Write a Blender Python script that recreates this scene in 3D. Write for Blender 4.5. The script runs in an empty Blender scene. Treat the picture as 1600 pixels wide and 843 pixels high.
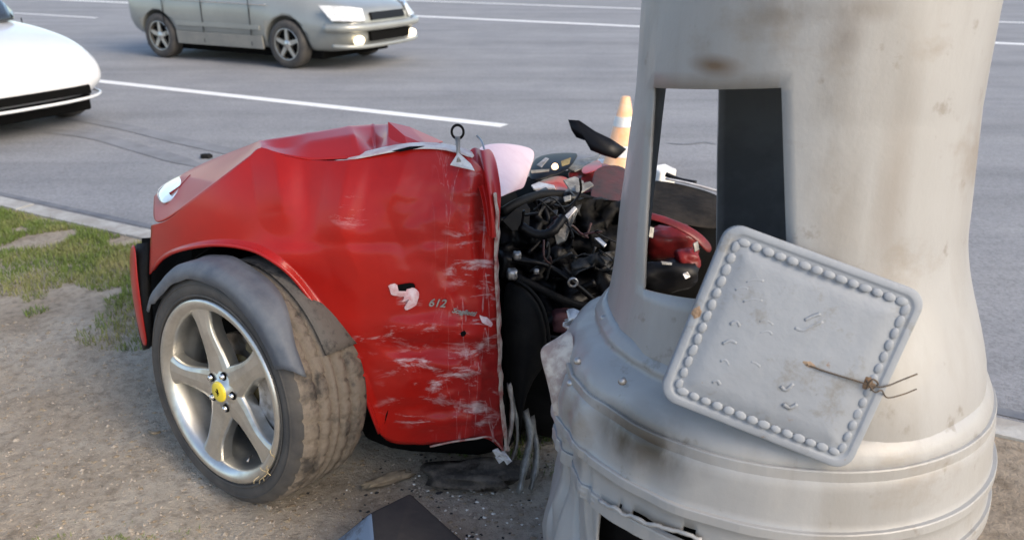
import bpy, bmesh, math, random
import numpy as np
from mathutils import Vector, Matrix, noise
random.seed(7)
R_ = math.radians
scene = bpy.context.scene
COL = scene.collection

# ------------------------------------------------------------------ camera
CAM_H, PITCH, FPX = 1.54, R_(21.7), 1279.0
cam = bpy.data.cameras.new("camera"); cam_o = bpy.data.objects.new("camera", cam); COL.objects.link(cam_o)
cam.sensor_width = 36.0; cam.lens = FPX / 1600 * 36.0; cam.clip_end = 2000; cam.clip_start = 0.05
cam_o.location = (0, 0, CAM_H); cam_o.rotation_euler = (math.pi / 2 - PITCH, 0, 0)
scene.camera = cam_o
cam.dof.use_dof = True; cam.dof.focus_distance = 1.95; cam.dof.aperture_fstop = 4.5
# ------------------------------------------------------------------ world, sun, exposure
SUN_EL, SUN_AZ = R_(34), R_(128)          # azimuth clockwise from +Y
world = bpy.data.worlds.new("World"); scene.world = world; world.use_nodes = True
wn = world.node_tree.nodes; wl = world.node_tree.links
sky = wn.new("ShaderNodeTexSky"); sky.sky_type = 'NISHITA'; sky.sun_disc = False
sky.sun_elevation = SUN_EL; sky.sun_rotation = SUN_AZ; sky.air_density = 1.0; sky.dust_density = 2.0; sky.ozone_density = 0.6
wl.new(sky.outputs[0], wn["Background"].inputs[0]); wn["Background"].inputs[1].default_value = 0.15
sun = bpy.data.lights.new("sun", 'SUN'); sun.energy = 1.35; sun.angle = R_(35); sun.color = (1.0, 0.84, 0.64)
sun_o = bpy.data.objects.new("sun", sun); COL.objects.link(sun_o)
sd = Vector((math.sin(SUN_AZ) * math.cos(SUN_EL), math.cos(SUN_AZ) * math.cos(SUN_EL), math.sin(SUN_EL)))
sun_o.rotation_euler = (-sd).to_track_quat('-Z', 'Y').to_euler(); sun_o.location = (4, -4, 8)
scene.view_settings.view_transform = 'Standard'; scene.view_settings.look = 'None'
scene.view_settings.exposure = 1.05; scene.view_settings.gamma = 1.0
scene.view_settings.use_curve_mapping = False
scene.render.engine = 'CYCLES'

# ------------------------------------------------------------------ helpers
_f = Vector((0, math.cos(PITCH), -math.sin(PITCH))); _u = Vector((0, math.sin(PITCH), math.cos(PITCH))); _r = Vector((1, 0, 0))
EYE = Vector((0, 0, CAM_H))
def W(px, py, y=None, z=None):
    """a measured point of the place: sight line of the photograph met with a distance y or a height z"""
    r = _f + _r * ((px - 800) / FPX) + _u * ((421.5 - py) / FPX)
    t = y / r.y if y is not None else (z - CAM_H) / r.z
    return EYE + r * t
def lerp(a, b, t): return a + (b - a) * t
def interp(x, pts):
    return float(np.interp(x, [p[0] for p in pts], [p[1] for p in pts]))
def sstep(a, b, x):
    t = min(1, max(0, (x - a) / (b - a))); return t * t * (3 - 2 * t)

def tag(o, label=None, cat=None, group=None, kind=None):
    if label: o["label"] = label
    if cat: o["category"] = cat
    if group: o["group"] = group
    if kind: o["kind"] = kind
    return o
def empty(name, loc, rz=0.0):
    o = bpy.data.objects.new(name, None); COL.objects.link(o); o.location = loc; o.rotation_euler = (0, 0, rz)
    o.empty_display_size = 0.1
    return o
def wloc(o):
    v = Vector((0, 0, 0))
    while o is not None: v += Vector(o.location); o = o.parent
    return v
def mesh(name, verts, faces, mat, parent=None, smooth=False, world=True, solid=0.0, bevel=0.0, sub=0, smat=None, offset=-1):
    """one mesh object; with world=True verts are world coordinates (parents carry translation only)"""
    if parent is not None and world:
        o0 = wloc(parent); verts = [Vector(v) - o0 for v in verts]
    me = bpy.data.meshes.new(name); me.from_pydata([tuple(v) for v in verts], [], faces); me.update()
    for m in (mat if isinstance(mat, (list, tuple)) else [mat]): me.materials.append(m)
    if smooth: me.polygons.foreach_set("use_smooth", [True] * len(me.polygons))
    o = bpy.data.objects.new(name, me); COL.objects.link(o)
    if parent is not None: o.parent = parent
    if solid:
        m = o.modifiers.new("s", 'SOLIDIFY'); m.thickness = solid; m.offset = offset
        if smat is not None: m.material_offset = smat; m.material_offset_rim = smat
    if bevel:
        m = o.modifiers.new("b", 'BEVEL'); m.width = bevel; m.segments = 2; m.limit_method = 'ANGLE'
    if sub:
        m = o.modifiers.new("u", 'SUBSURF'); m.levels = sub; m.render_levels = sub
    return o
def fixn(o):
    bm = bmesh.new(); bm.from_mesh(o.data); bmesh.ops.recalc_face_normals(bm, faces=bm.faces); bm.to_mesh(o.data); bm.free(); return o
def apply_mods(o):
    dg = bpy.context.evaluated_depsgraph_get(); me = bpy.data.meshes.new_from_object(o.evaluated_get(dg))
    o.modifiers.clear(); o.data = me; return o
def box_vf(c, s, rz=0.0, rx=0.0, ry=0.0):
    m = Matrix.Translation(c) @ Matrix.Rotation(rz, 4, 'Z') @ Matrix.Rotation(ry, 4, 'Y') @ Matrix.Rotation(rx, 4, 'X')
    v = [m @ Vector((x * s[0] / 2, y * s[1] / 2, z * s[2] / 2)) for x in (-1, 1) for y in (-1, 1) for z in (-1, 1)]
    return v, [(0, 1, 3, 2), (4, 6, 7, 5), (0, 4, 5, 1), (2, 3, 7, 6), (0, 2, 6, 4), (1, 5, 7, 3)]
def box(name, c, s, mat, parent=None, rz=0, rx=0, ry=0, bevel=0.004, world=True):
    v, f = box_vf(c, s, rz, rx, ry); return mesh(name, v, f, mat, parent, world=world, bevel=bevel)
def smooth_path(pts, n):
    """catmull-rom through points"""
    P = [Vector(p) for p in pts]; P = [P[0] * 2 - P[1]] + P + [P[-1] * 2 - P[-2]]; out = []
    for i in range(1, len(P) - 2):
        for k in range(n):
            t = k / n; a, b, c, d = P[i - 1], P[i], P[i + 1], P[i + 2]
            out.append(0.5 * ((2 * b) + (c - a) * t + (2 * a - 5 * b + 4 * c - d) * t * t + (3 * b - a - 3 * c + d) * t ** 3))
    out.append(P[-2]); return out
def tube_vf(path, rad, seg=8, flat=1.0):
    P = [Vector(p) for p in path]; V = []; Fc = []; up = Vector((0, 0, 1))
    for i, p in enumerate(P):
        t = (P[min(i + 1, len(P) - 1)] - P[max(i - 1, 0)]).normalized()
        a = t.cross(up)
        if a.length < 1e-3: a = t.cross(Vector((1, 0, 0)))
        a.normalize(); b = a.cross(t); r = rad[i] if isinstance(rad, (list, tuple)) else rad
        for k in range(seg):
            th = 2 * math.pi * k / seg; V.append(p + (a * math.cos(th) + b * math.sin(th) * flat) * r)
    for i in range(len(P) - 1):
        for k in range(seg):
            Fc.append((i * seg + k, i * seg + (k + 1) % seg, (i + 1) * seg + (k + 1) % seg, (i + 1) * seg + k))
    Fc.append(tuple(range(seg - 1, -1, -1))); Fc.append(tuple((len(P) - 1) * seg + k for k in range(seg)))
    return V, Fc
def tube(name, pts, rad, mat, parent=None, n=6, seg=8, world=True, flat=1.0):
    p = smooth_path(pts, n) if n > 1 and len(pts) > 2 else [Vector(q) for q in pts]
    v, f = tube_vf(p, rad, seg, flat); return mesh(name, v, f, mat, parent, smooth=True, world=world)
def lathe_vf(prof, seg=64, a0=0.0, a1=2 * math.pi, axis='Y'):
    """profile of (r, t): revolved about local Y axis"""
    full = abs(a1 - a0 - 2 * math.pi) < 1e-6; n = seg if full else seg + 1; V = []; Fc = []
    for k in range(n):
        a = a0 + (a1 - a0) * k / seg
        for r, t in prof:
            V.append(Vector((r * math.cos(a), t, r * math.sin(a))) if axis == 'Y' else Vector((r * math.cos(a), r * math.sin(a), t)))
    m = len(prof)
    for k in range(seg):
        k2 = (k + 1) % n
        for j in range(m - 1): Fc.append((k * m + j, k2 * m + j, k2 * m + j + 1, k * m + j + 1))
    return V, Fc
def grid_vf(rows):
    m = len(rows[0]); V = [v for r in rows for v in r]; Fc = []
    for i in range(len(rows) - 1):
        for j in range(m - 1): Fc.append((i * m + j, i * m + j + 1, (i + 1) * m + j + 1, (i + 1) * m + j))
    return V, Fc

# ------------------------------------------------------------------ materials
def mat(name, col, rough=0.6, metal=0.0, col2=None, scale=6.0, lo=0.4, hi=0.6, bump=0.0, bscale=40.0, coat=0.0, stretch=(1, 1, 1), detail=6.0,
        emit=None, estr=0.0, rough2=None, spec=0.5, trans=0.0):
    m = bpy.data.materials.new(name); m.use_nodes = True; nt = m.node_tree; N = nt.nodes; L = nt.links; b = N["Principled BSDF"]
    b.inputs["Base Color"].default_value = (*col, 1); b.inputs["Roughness"].default_value = rough; b.inputs["Metallic"].default_value = metal
    b.inputs["Specular IOR Level"].default_value = spec; b.inputs["Coat Weight"].default_value = coat; b.inputs["Coat Roughness"].default_value = 0.06
    if trans: b.inputs["Transmission Weight"].default_value = trans
    if emit: b.inputs["Emission Color"].default_value = (*emit, 1); b.inputs["Emission Strength"].default_value = estr
    tc = N.new("ShaderNodeTexCoord"); mp = N.new("ShaderNodeMapping"); mp.inputs["Scale"].default_value = stretch; L.new(tc.outputs["Object"], mp.inputs[0])
    if col2 is not None:
        nz = N.new("ShaderNodeTexNoise"); nz.inputs["Scale"].default_value = scale; nz.inputs["Detail"].default_value = detail; nz.inputs["Roughness"].default_value = 0.65
        L.new(mp.outputs[0], nz.inputs["Vector"])
        mr = N.new("ShaderNodeMapRange"); mr.inputs[1].default_value = lo; mr.inputs[2].default_value = hi; L.new(nz.outputs[0], mr.inputs[0])
        mx = N.new("ShaderNodeMix"); mx.data_type = 'RGBA'; mx.inputs[6].default_value = (*col, 1); mx.inputs[7].default_value = (*col2, 1)
        L.new(mr.outputs[0], mx.inputs[0]); L.new(mx.outputs[2], b.inputs["Base Color"])
        if rough2 is not None:
            mq = N.new("ShaderNodeMapRange"); mq.inputs[3].default_value = rough; mq.inputs[4].default_value = rough2
            L.new(mr.outputs[0], mq.inputs[0]); L.new(mq.outputs[0], b.inputs["Roughness"])
    if bump:
        n2 = N.new("ShaderNodeTexNoise"); n2.inputs["Scale"].default_value = bscale; n2.inputs["Detail"].default_value = 8.0
        L.new(mp.outputs[0], n2.inputs["Vector"]); bp = N.new("ShaderNodeBump"); bp.inputs["Strength"].default_value = bump; bp.inputs["Distance"].default_value = 0.01
        L.new(n2.outputs[0], bp.inputs["Height"]); L.new(bp.outputs[0], b.inputs["Normal"])
    return m
M = {}
M['asphalt'] = mat("asphalt", (0.215, 0.218, 0.228), 0.85, col2=(0.265, 0.266, 0.272), scale=1.2, lo=0.35, hi=0.7, bump=0.5, bscale=160)
def _agg(m):
    nt = m.node_tree; N = nt.nodes; L = nt.links; b = N["Principled BSDF"]; src = b.inputs["Base Color"].links[0].from_socket
    tc = N.new("ShaderNodeTexCoord")
    def layer(src, sc, det, lo, hi, dark, st=(1, 1, 1)):
        mp = N.new("ShaderNodeMapping"); mp.inputs["Scale"].default_value = st; mp.inputs["Rotation"].default_value = (0, 0, -math.atan2(-.469, .883)); L.new(tc.outputs["Object"], mp.inputs[0])
        n = N.new("ShaderNodeTexNoise"); n.inputs["Scale"].default_value = sc; n.inputs["Detail"].default_value = det; n.inputs["Roughness"].default_value = .7; L.new(mp.outputs[0], n.inputs["Vector"])
        r = N.new("ShaderNodeMapRange"); r.inputs[1].default_value = lo; r.inputs[2].default_value = hi; r.inputs[3].default_value = dark; r.inputs[4].default_value = 1.08; L.new(n.outputs[0], r.inputs[0])
        x = N.new("ShaderNodeVectorMath"); x.operation = 'SCALE'; L.new(src, x.inputs[0]); L.new(r.outputs[0], x.inputs["Scale"]); return x.outputs[0]
    s1 = layer(src, 55, 4, .35, .6, .72); s2 = layer(s1, 1.0, 5, .35, .6, .84, (.12, 1.4, 1)); L.new(s2, b.inputs["Base Color"])
_agg(M['asphalt'])
M['paint_line'] = mat("road paint", (0.75, 0.75, 0.73), 0.7, col2=(0.5, 0.5, 0.5), scale=9, lo=0.55, hi=0.8)
M['dark_grey'] = mat("tar line", (0.10, 0.108, 0.125), 0.7, col2=(0.17, 0.175, 0.185), scale=5)
M['rubber_mark'] = mat("rubber mark", (0.155, 0.158, 0.165), 0.85, col2=(0.21, 0.215, 0.228), scale=3, lo=0.35, hi=0.6)
M['kerb'] = mat("kerb concrete", (0.42, 0.41, 0.38), 0.85, col2=(0.30, 0.28, 0.25), scale=7, bump=0.3)
M['red'] = None
M['red_plain'] = mat("red paint", (0.42, 0.012, 0.009), 0.38, spec=.3, col2=(0.38, 0.012, 0.010), scale=4, coat=0.25)
M['red_dark'] = mat("shaded red paint", (0.19, 0.011, 0.012), 0.55, spec=.2, col2=(0.09, 0.008, 0.008), scale=8, coat=0.3)  # darker copy of the car red, shadow on the far wreckage in its colour
M['dark_scrap'] = mat('dark scrap metal', (0.05, 0.05, 0.05), .5, .4, col2=(0.012, 0.012, 0.012), scale=18, lo=.4, hi=.6)
M['dark_brown'] = mat('dark trim', (0.028, 0.024, 0.020), .8, spec=.1, col2=(0.012, 0.011, 0.010), scale=7, bump=.3)
M['pale_cream'] = mat('pale scraped primer', (0.66, 0.60, 0.55), .5, col2=(0.5, 0.36, 0.34), scale=16)
M['torn_pink'] = mat('torn edge', (0.50, 0.41, 0.35), .6, col2=(0.30, 0.09, 0.08), scale=22, lo=.45, hi=.6)
M['maroon'] = mat('maroon trim', (0.085, 0.026, 0.024), .6, col2=(0.035, 0.028, 0.024), scale=9, lo=.4, hi=.6, bump=.3)
M['black_plastic'] = mat("black plastic", (0.006, 0.006, 0.0065), 0.6, spec=0.14, col2=(0.010, 0.0095, 0.009), scale=14, bump=0.15, bscale=60)
M['black_gloss'] = mat("glossy black", (0.004, 0.004, 0.005), 0.42, spec=0.22)
M['black_matt'] = mat("matt black", (0.005, 0.005, 0.005), 0.95, spec=0.08)
M['grey_plastic'] = mat("scuffed grey plastic", (0.13, 0.142, 0.158), 0.6, col2=(0.06, 0.072, 0.095), scale=9, lo=0.35, hi=0.7, bump=0.2, bscale=35)
M['silver'] = mat("silver wheel paint", (0.62, 0.61, 0.57), 0.28, 0.9, col2=(0.42, 0.40, 0.36), scale=11, lo=0.45, hi=0.75, rough2=0.5)
M['steel'] = mat("bare steel", (0.45, 0.45, 0.45), 0.38, 0.9, col2=(0.28, 0.26, 0.24), scale=25, rough2=0.6)
M['dull_metal'] = mat("dull torn metal", (0.33, 0.32, 0.29), 0.55, 0.4, col2=(0.16, 0.15, 0.135), scale=18, bump=0.4, bscale=50)
M['cream'] = mat("bare cream primer", (0.50, 0.45, 0.39), 0.6, col2=(0.26, 0.20, 0.18), scale=20, bump=0.3, bscale=60)
M['pale'] = mat("pale scraped metal", (0.72, 0.70, 0.68), 0.4, 0.3, col2=(0.5, 0.46, 0.44), scale=25)
M['tyre'] = mat("tyre sidewall rubber", (0.040, 0.039, 0.039), 0.75, col2=(0.088, 0.080, 0.070), scale=7, lo=0.4, hi=0.75, bump=0.15, bscale=60)
M['tread'] = mat("dusty tyre tread", (0.165, 0.138, 0.110), 0.9, col2=(0.045, 0.040, 0.036), scale=10, lo=0.54, hi=0.68, bump=0.6, bscale=60)
M['yellow'] = mat("yellow badge", (0.78, 0.60, 0.03), 0.35, coat=0.6)
M['disc'] = mat("brake disc", (0.30, 0.28, 0.26), 0.4, 0.9, col2=(0.14, 0.12, 0.10), scale=20)
M['brown_hub'] = mat("rusty hub", (0.12, 0.09, 0.045), 0.7, col2=(0.2, 0.16, 0.07), scale=20)
M['pole'] = None
M['orange'] = mat("cone orange", (0.84, 0.42, 0.20), 0.5, col2=(0.82, 0.52, 0.32), scale=9)
M['white_band'] = mat("cone white band", (0.8, 0.79, 0.76), 0.45, col2=(0.66, 0.64, 0.6), scale=12)
M['van'] = mat("grey green car paint", (0.30, 0.31, 0.29), 0.35, 0.3, col2=(0.27, 0.28, 0.262), scale=2, coat=0.6)
M['van_low'] = mat("lower grey trim", (0.20, 0.20, 0.185), 0.5, col2=(0.24, 0.235, 0.21), scale=5)
M['white_car'] = mat("white car paint", (0.64, 0.65, 0.66), 0.35, col2=(0.60, 0.61, 0.62), scale=2, coat=0.8)
M['glass'] = mat("dark car glass", (0.02, 0.024, 0.028), 0.05, coat=0.5)
M['lens'] = mat("headlight lens", (0.72, 0.74, 0.74), 0.12, 0.2, col2=(0.5, 0.5, 0.48), scale=12, coat=1.0)
M['lamp_on'] = mat("lit lamp", (0.9, 0.8, 0.6), 0.3, emit=(1.0, 0.80, 0.52), estr=1.6)
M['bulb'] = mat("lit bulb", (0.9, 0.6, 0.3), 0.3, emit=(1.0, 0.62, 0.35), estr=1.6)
M['chrome'] = mat("chrome", (0.75, 0.75, 0.75), 0.12, 1.0)
M['rust'] = mat("rust", (0.14, 0.085, 0.05), 0.9, col2=(0.27, 0.20, 0.14), scale=40, bump=0.6, bscale=90)
M['wire'] = mat("rusty wire", (0.06, 0.052, 0.045), 0.7, 0.3, col2=(0.11, 0.08, 0.055), scale=60)
M['plate'] = mat("grey painted casting", (0.235, 0.258, 0.288), 0.6, col2=(0.21, 0.228, 0.252), scale=5, lo=0.35, hi=0.75, bump=0.22, bscale=30)
def _specks(m, colr, sc, lo, hi):
    nt = m.node_tree; N = nt.nodes; L = nt.links; b = N["Principled BSDF"]; src = b.inputs["Base Color"].links[0].from_socket
    tc = N.new("ShaderNodeTexCoord"); n = N.new("ShaderNodeTexNoise"); n.inputs["Scale"].default_value = sc; n.inputs["Detail"].default_value = 9; n.inputs["Roughness"].default_value = .72; L.new(tc.outputs["Object"], n.inputs["Vector"])
    r = N.new("ShaderNodeMapRange"); r.inputs[1].default_value = lo; r.inputs[2].default_value = hi; r.inputs[4].default_value = .8; L.new(n.outputs[0], r.inputs[0])
    x = N.new("ShaderNodeMix"); x.data_type = 'RGBA'; L.new(r.outputs[0], x.inputs[0]); L.new(src, x.inputs[6]); x.inputs[7].default_value = (*colr, 1); L.new(x.outputs[2], b.inputs["Base Color"])
_specks(M['plate'], (.15, .142, .125), 14, .55, .68); _specks(M['plate'], (.19, .12, .07), 24, .66, .70)
M['straw'] = mat("dry straw", (0.42, 0.34, 0.2), 0.9)
M['stone'] = mat("pebbles", (0.36, 0.315, 0.26), 0.9, col2=(0.24, 0.205, 0.165), scale=60)
M['litter'] = mat("leaf litter", (0.20, 0.155, 0.105), 0.95, col2=(0.30, 0.24, 0.16), scale=40)
M['paint_chip'] = mat("pale paint chips", (0.66, 0.65, 0.60), 0.6)
M['block'] = mat("dusty black moulding", (0.022, 0.022, 0.024), 0.75, spec=.2, col2=(0.040, 0.037, 0.036), scale=6, lo=0.35, hi=0.7, bump=0.15, bscale=50)
M['block_blue'] = mat("scuffed blue grey moulding", (0.14, 0.19, 0.26), 0.55, col2=(0.06, 0.07, 0.09), scale=16, lo=0.5, hi=0.62)

def ground_mat():
    m = bpy.data.materials.new("dry dirt"); m.use_nodes = True; nt = m.node_tree; N = nt.nodes; L = nt.links; b = N["Principled BSDF"]
    b.inputs["Roughness"].default_value = 0.95; b.inputs["Specular IOR Level"].default_value = 0.15
    tc = N.new("ShaderNodeTexCoord")
    def nz(s, d=8, r=0.6):
        n = N.new("ShaderNodeTexNoise"); n.inputs["Scale"].default_value = s; n.inputs["Detail"].default_value = d; n.inputs["Roughness"].default_value = r
        L.new(tc.outputs["Object"], n.inputs["Vector"]); return n
    def ramp(src, stops):
        r = N.new("ShaderNodeValToRGB"); L.new(src, r.inputs[0]); e = r.color_ramp.elements
        e[0].position, e[0].color = stops[0][0], (*stops[0][1], 1); e[1].position, e[1].color = stops[-1][0], (*stops[-1][1], 1)
        for p, c in stops[1:-1]: k = e.new(p); k.color = (*c, 1)
        return r
    a = nz(1.7); ra = ramp(a.outputs[0], [(0.30, (0.29, 0.235, 0.175)), (0.5, (0.40, 0.342, 0.272)), (0.68, (0.47, 0.425, 0.36))])
    c = nz(26, 10, 0.7); rc = ramp(c.outputs[0], [(0.32, (0.45, 0.43, 0.40)), (0.52, (1, 1, 1)), (0.72, (1.22, 1.18, 1.12))])
    mx = N.new("ShaderNodeMix"); mx.data_type = 'RGBA'; mx.blend_type = 'MULTIPLY'; mx.inputs[0].default_value = 0.75
    L.new(ra.outputs[0], mx.inputs[6]); L.new(rc.outputs[0], mx.inputs[7]); L.new(mx.outputs[2], b.inputs["Base Color"])
    d = nz(70, 10, 0.7); bp = N.new("ShaderNodeBump"); bp.inputs["Strength"].default_value = 0.9; bp.inputs["Distance"].default_value = 0.018
    L.new(d.outputs[0], bp.inputs["Height"]); L.new(bp.outputs[0], b.inputs["Normal"])
    return m
M['dirt'] = ground_mat()

def red_body_mat():
    """red lacquer with pale scuffs; UV map = position along / up the wing"""
    m = bpy.data.materials.new("scraped red lacquer"); m.use_nodes = True; nt = m.node_tree; N = nt.nodes; L = nt.links; b = N["Principled BSDF"]
    uv = N.new("ShaderNodeUVMap"); uv.uv_map = "UVMap"
    def noise_(sc, stretch, det=8, rough=0.65, dist=0.0):
        mp = N.new("ShaderNodeMapping"); mp.inputs["Scale"].default_value = stretch; L.new(uv.outputs[0], mp.inputs[0])
        n = N.new("ShaderNodeTexNoise"); n.inputs["Scale"].default_value = sc; n.inputs["Detail"].default_value = det; n.inputs["Roughness"].default_value = rough; n.inputs["Distortion"].default_value = dist
        L.new(mp.outputs[0], n.inputs["Vector"]); return n.outputs[0]
    def mrange(src, a, b_):
        r = N.new("ShaderNodeMapRange"); r.inputs[1].default_value = a; r.inputs[2].default_value = b_; L.new(src, r.inputs[0]); return r.outputs[0]
    def mul(a, b_):
        r = N.new("ShaderNodeMath"); r.operation = 'MULTIPLY'
        for i, x in enumerate((a, b_)):
            if isinstance(x, float): r.inputs[i].default_value = x
            else: L.new(x, r.inputs[i])
        return r.outputs[0]
    def add(a, b_):
        r = N.new("ShaderNodeMath"); r.operation = 'ADD'; r.use_clamp = True; L.new(a, r.inputs[0]); L.new(b_, r.inputs[1]); return r.outputs[0]
    sx = N.new("ShaderNodeSeparateXYZ"); L.new(uv.outputs[0], sx.inputs[0]); U, V = sx.outputs[0], sx.outputs[1]
    # blobs: where the wing was rubbed (u along, v down), gaussian windows
    def win(u0, v0, su, sv):
        r = N.new("ShaderNodeVectorMath"); r.operation = 'SUBTRACT'; L.new(uv.outputs[0], r.inputs[0]); r.inputs[1].default_value = (u0, v0, 0)
        s = N.new("ShaderNodeVectorMath"); s.operation = 'MULTIPLY'; L.new(r.outputs[0], s.inputs[0]); s.inputs[1].default_value = (1 / su, 1 / sv, 0)
        l = N.new("ShaderNodeVectorMath"); l.operation = 'LENGTH'; L.new(s.outputs[0], l.inputs[0])
        return mrange(l.outputs["Value"], 1.0, 0.15)
    area = None
    for (px, py, sx_, sy_) in [(650, 522, 110, 24), (770, 520, 60, 50), (700, 652, 80, 24), (660, 565, 60, 22), (640, 640, 60, 30), (690, 585, 110, 60), (745, 600, 60, 70), (720, 655, 70, 28), (760, 440, 45, 110), (715, 400, 35, 60), (550, 330, 40, 30), (760, 300, 40, 60), (640, 470, 22, 26), (560, 540, 45, 20)]:
        w = win(px / 800, py / 800, sx_ / 800, sy_ / 800); area = w if area is None else add(area, w)
    streak = mrange(noise_(11, (1.0, 3.4, 1), 10, 0.72, 0.5), 0.53, 0.66)
    fine = mrange(noise_(60, (0.8, 2.5, 1), 6, 0.7, 0.4), 0.50, 0.66)
    scr = mul(area, add(mul(streak, 1.0), mul(mul(fine, streak), 0.5)))
    vein = noise_(9, (2.6, 0.35, 1), 4, 0.6, 0.5)
    v2 = N.new("ShaderNodeMath"); v2.operation = 'SUBTRACT'; L.new(vein, v2.inputs[0]); v2.inputs[1].default_value = 0.5
    v3 = N.new("ShaderNodeMath"); v3.operation = 'ABSOLUTE'; L.new(v2.outputs[0], v3.inputs[0])
    line = mul(mul(mrange(v3.outputs[0], 0.010, 0.001), mrange(U, 0.84, 0.97)), 0.5)
    mask = add(scr, line)
    dust = mul(mul(mrange(U, 0.78, 1.0), mrange(noise_(3, (1, 1, 1), 5), 0.3, 0.7)), 0.30)
    base = N.new("ShaderNodeMix"); base.data_type = 'RGBA'; base.inputs[6].default_value = (0.42, 0.012, 0.007, 1); base.inputs[7].default_value = (0.34, 0.010, 0.007, 1)
    L.new(mrange(noise_(6, (1, 1, 1)), 0.35, 0.65), base.inputs[0])
    du = N.new("ShaderNodeMix"); du.data_type = 'RGBA'; L.new(dust, du.inputs[0]); L.new(base.outputs[2], du.inputs[6]); du.inputs[7].default_value = (0.30, 0.10, 0.11, 1)
    mx = N.new("ShaderNodeMix"); mx.data_type = 'RGBA'; L.new(mask, mx.inputs[0]); L.new(du.outputs[2], mx.inputs[6]); mx.inputs[7].default_value = (0.70, 0.52, 0.52, 1)
    L.new(mx.outputs[2], b.inputs["Base Color"])
    rr = N.new("ShaderNodeMapRange"); rr.inputs[3].default_value = 0.32; rr.inputs[4].default_value = 0.6; L.new(add(mask, dust), rr.inputs[0]); L.new(rr.outputs[0], b.inputs["Roughness"])
    cw = N.new("ShaderNodeMapRange"); cw.inputs[3].default_value = 0.25; cw.inputs[4].default_value = 0.15; L.new(add(mask, dust), cw.inputs[0]); L.new(cw.outputs[0], b.inputs["Coat Weight"])
    b.inputs["Coat Roughness"].default_value = 0.10; b.inputs["Specular IOR Level"].default_value = 0.2
    bp = N.new("ShaderNodeBump"); bp.inputs["Strength"].default_value = 0.35; bp.inputs["Distance"].default_value = 0.004; L.new(mask, bp.inputs["Height"]); L.new(bp.outputs[0], b.inputs["Normal"])
    return m
M['red'] = red_body_mat()

def _on_pole(deg, z, r): return (r * math.cos(R_(deg)), r * math.sin(R_(deg)), z)
STAINS = [(_on_pole(224.6, 1.352, .315), (.045, .045, .016), (.13, .085, .05), 1.0, 12), (_on_pole(218.0, 0.676, .465), (0.07, 0.07, 0.05), (0.05, 0.04, 0.025), 1.0, 10), (_on_pole(227.4, 0.685, .465), (0.1, 0.1, 0.055), (0.045, 0.038, 0.028), 1.0, 8), (_on_pole(231.4, 0.779, .465), (0.09, 0.09, 0.03), (0.06, 0.05, 0.035), 1.0, 9), (_on_pole(221.3, 0.772, .465), (0.05, 0.05, 0.04), (0.1, 0.085, 0.065), 0.8, 16), (_on_pole(234.6, 0.769, .465), (0.04, 0.04, 0.02), (0.16, 0.09, 0.05), 0.9, 20), (_on_pole(260.9, 1.268, .32), (0.03, 0.05, 0.16), (0.19, 0.175, 0.155), 0.6, 12), (_on_pole(266.2, 1.13, .32), (0.035, 0.05, 0.14), (0.19, 0.175, 0.155), 0.6, 12), (_on_pole(281.5, 1.14, .32), (0.03, 0.05, 0.22), (0.20, 0.18, 0.16), 0.55, 12), (_on_pole(260.8, 1.406, .32), (0.03, 0.05, 0.035), (0.12, 0.10, 0.085), 0.5, 24), (_on_pole(245.0, 1.441, .32), (0.05, 0.05, 0.02), (0.15, 0.13, 0.11), 0.6, 30), (_on_pole(264.7, 1.448, .32), (0.05, 0.05, 0.02), (0.15, 0.13, 0.11), 0.6, 30)]
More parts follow.
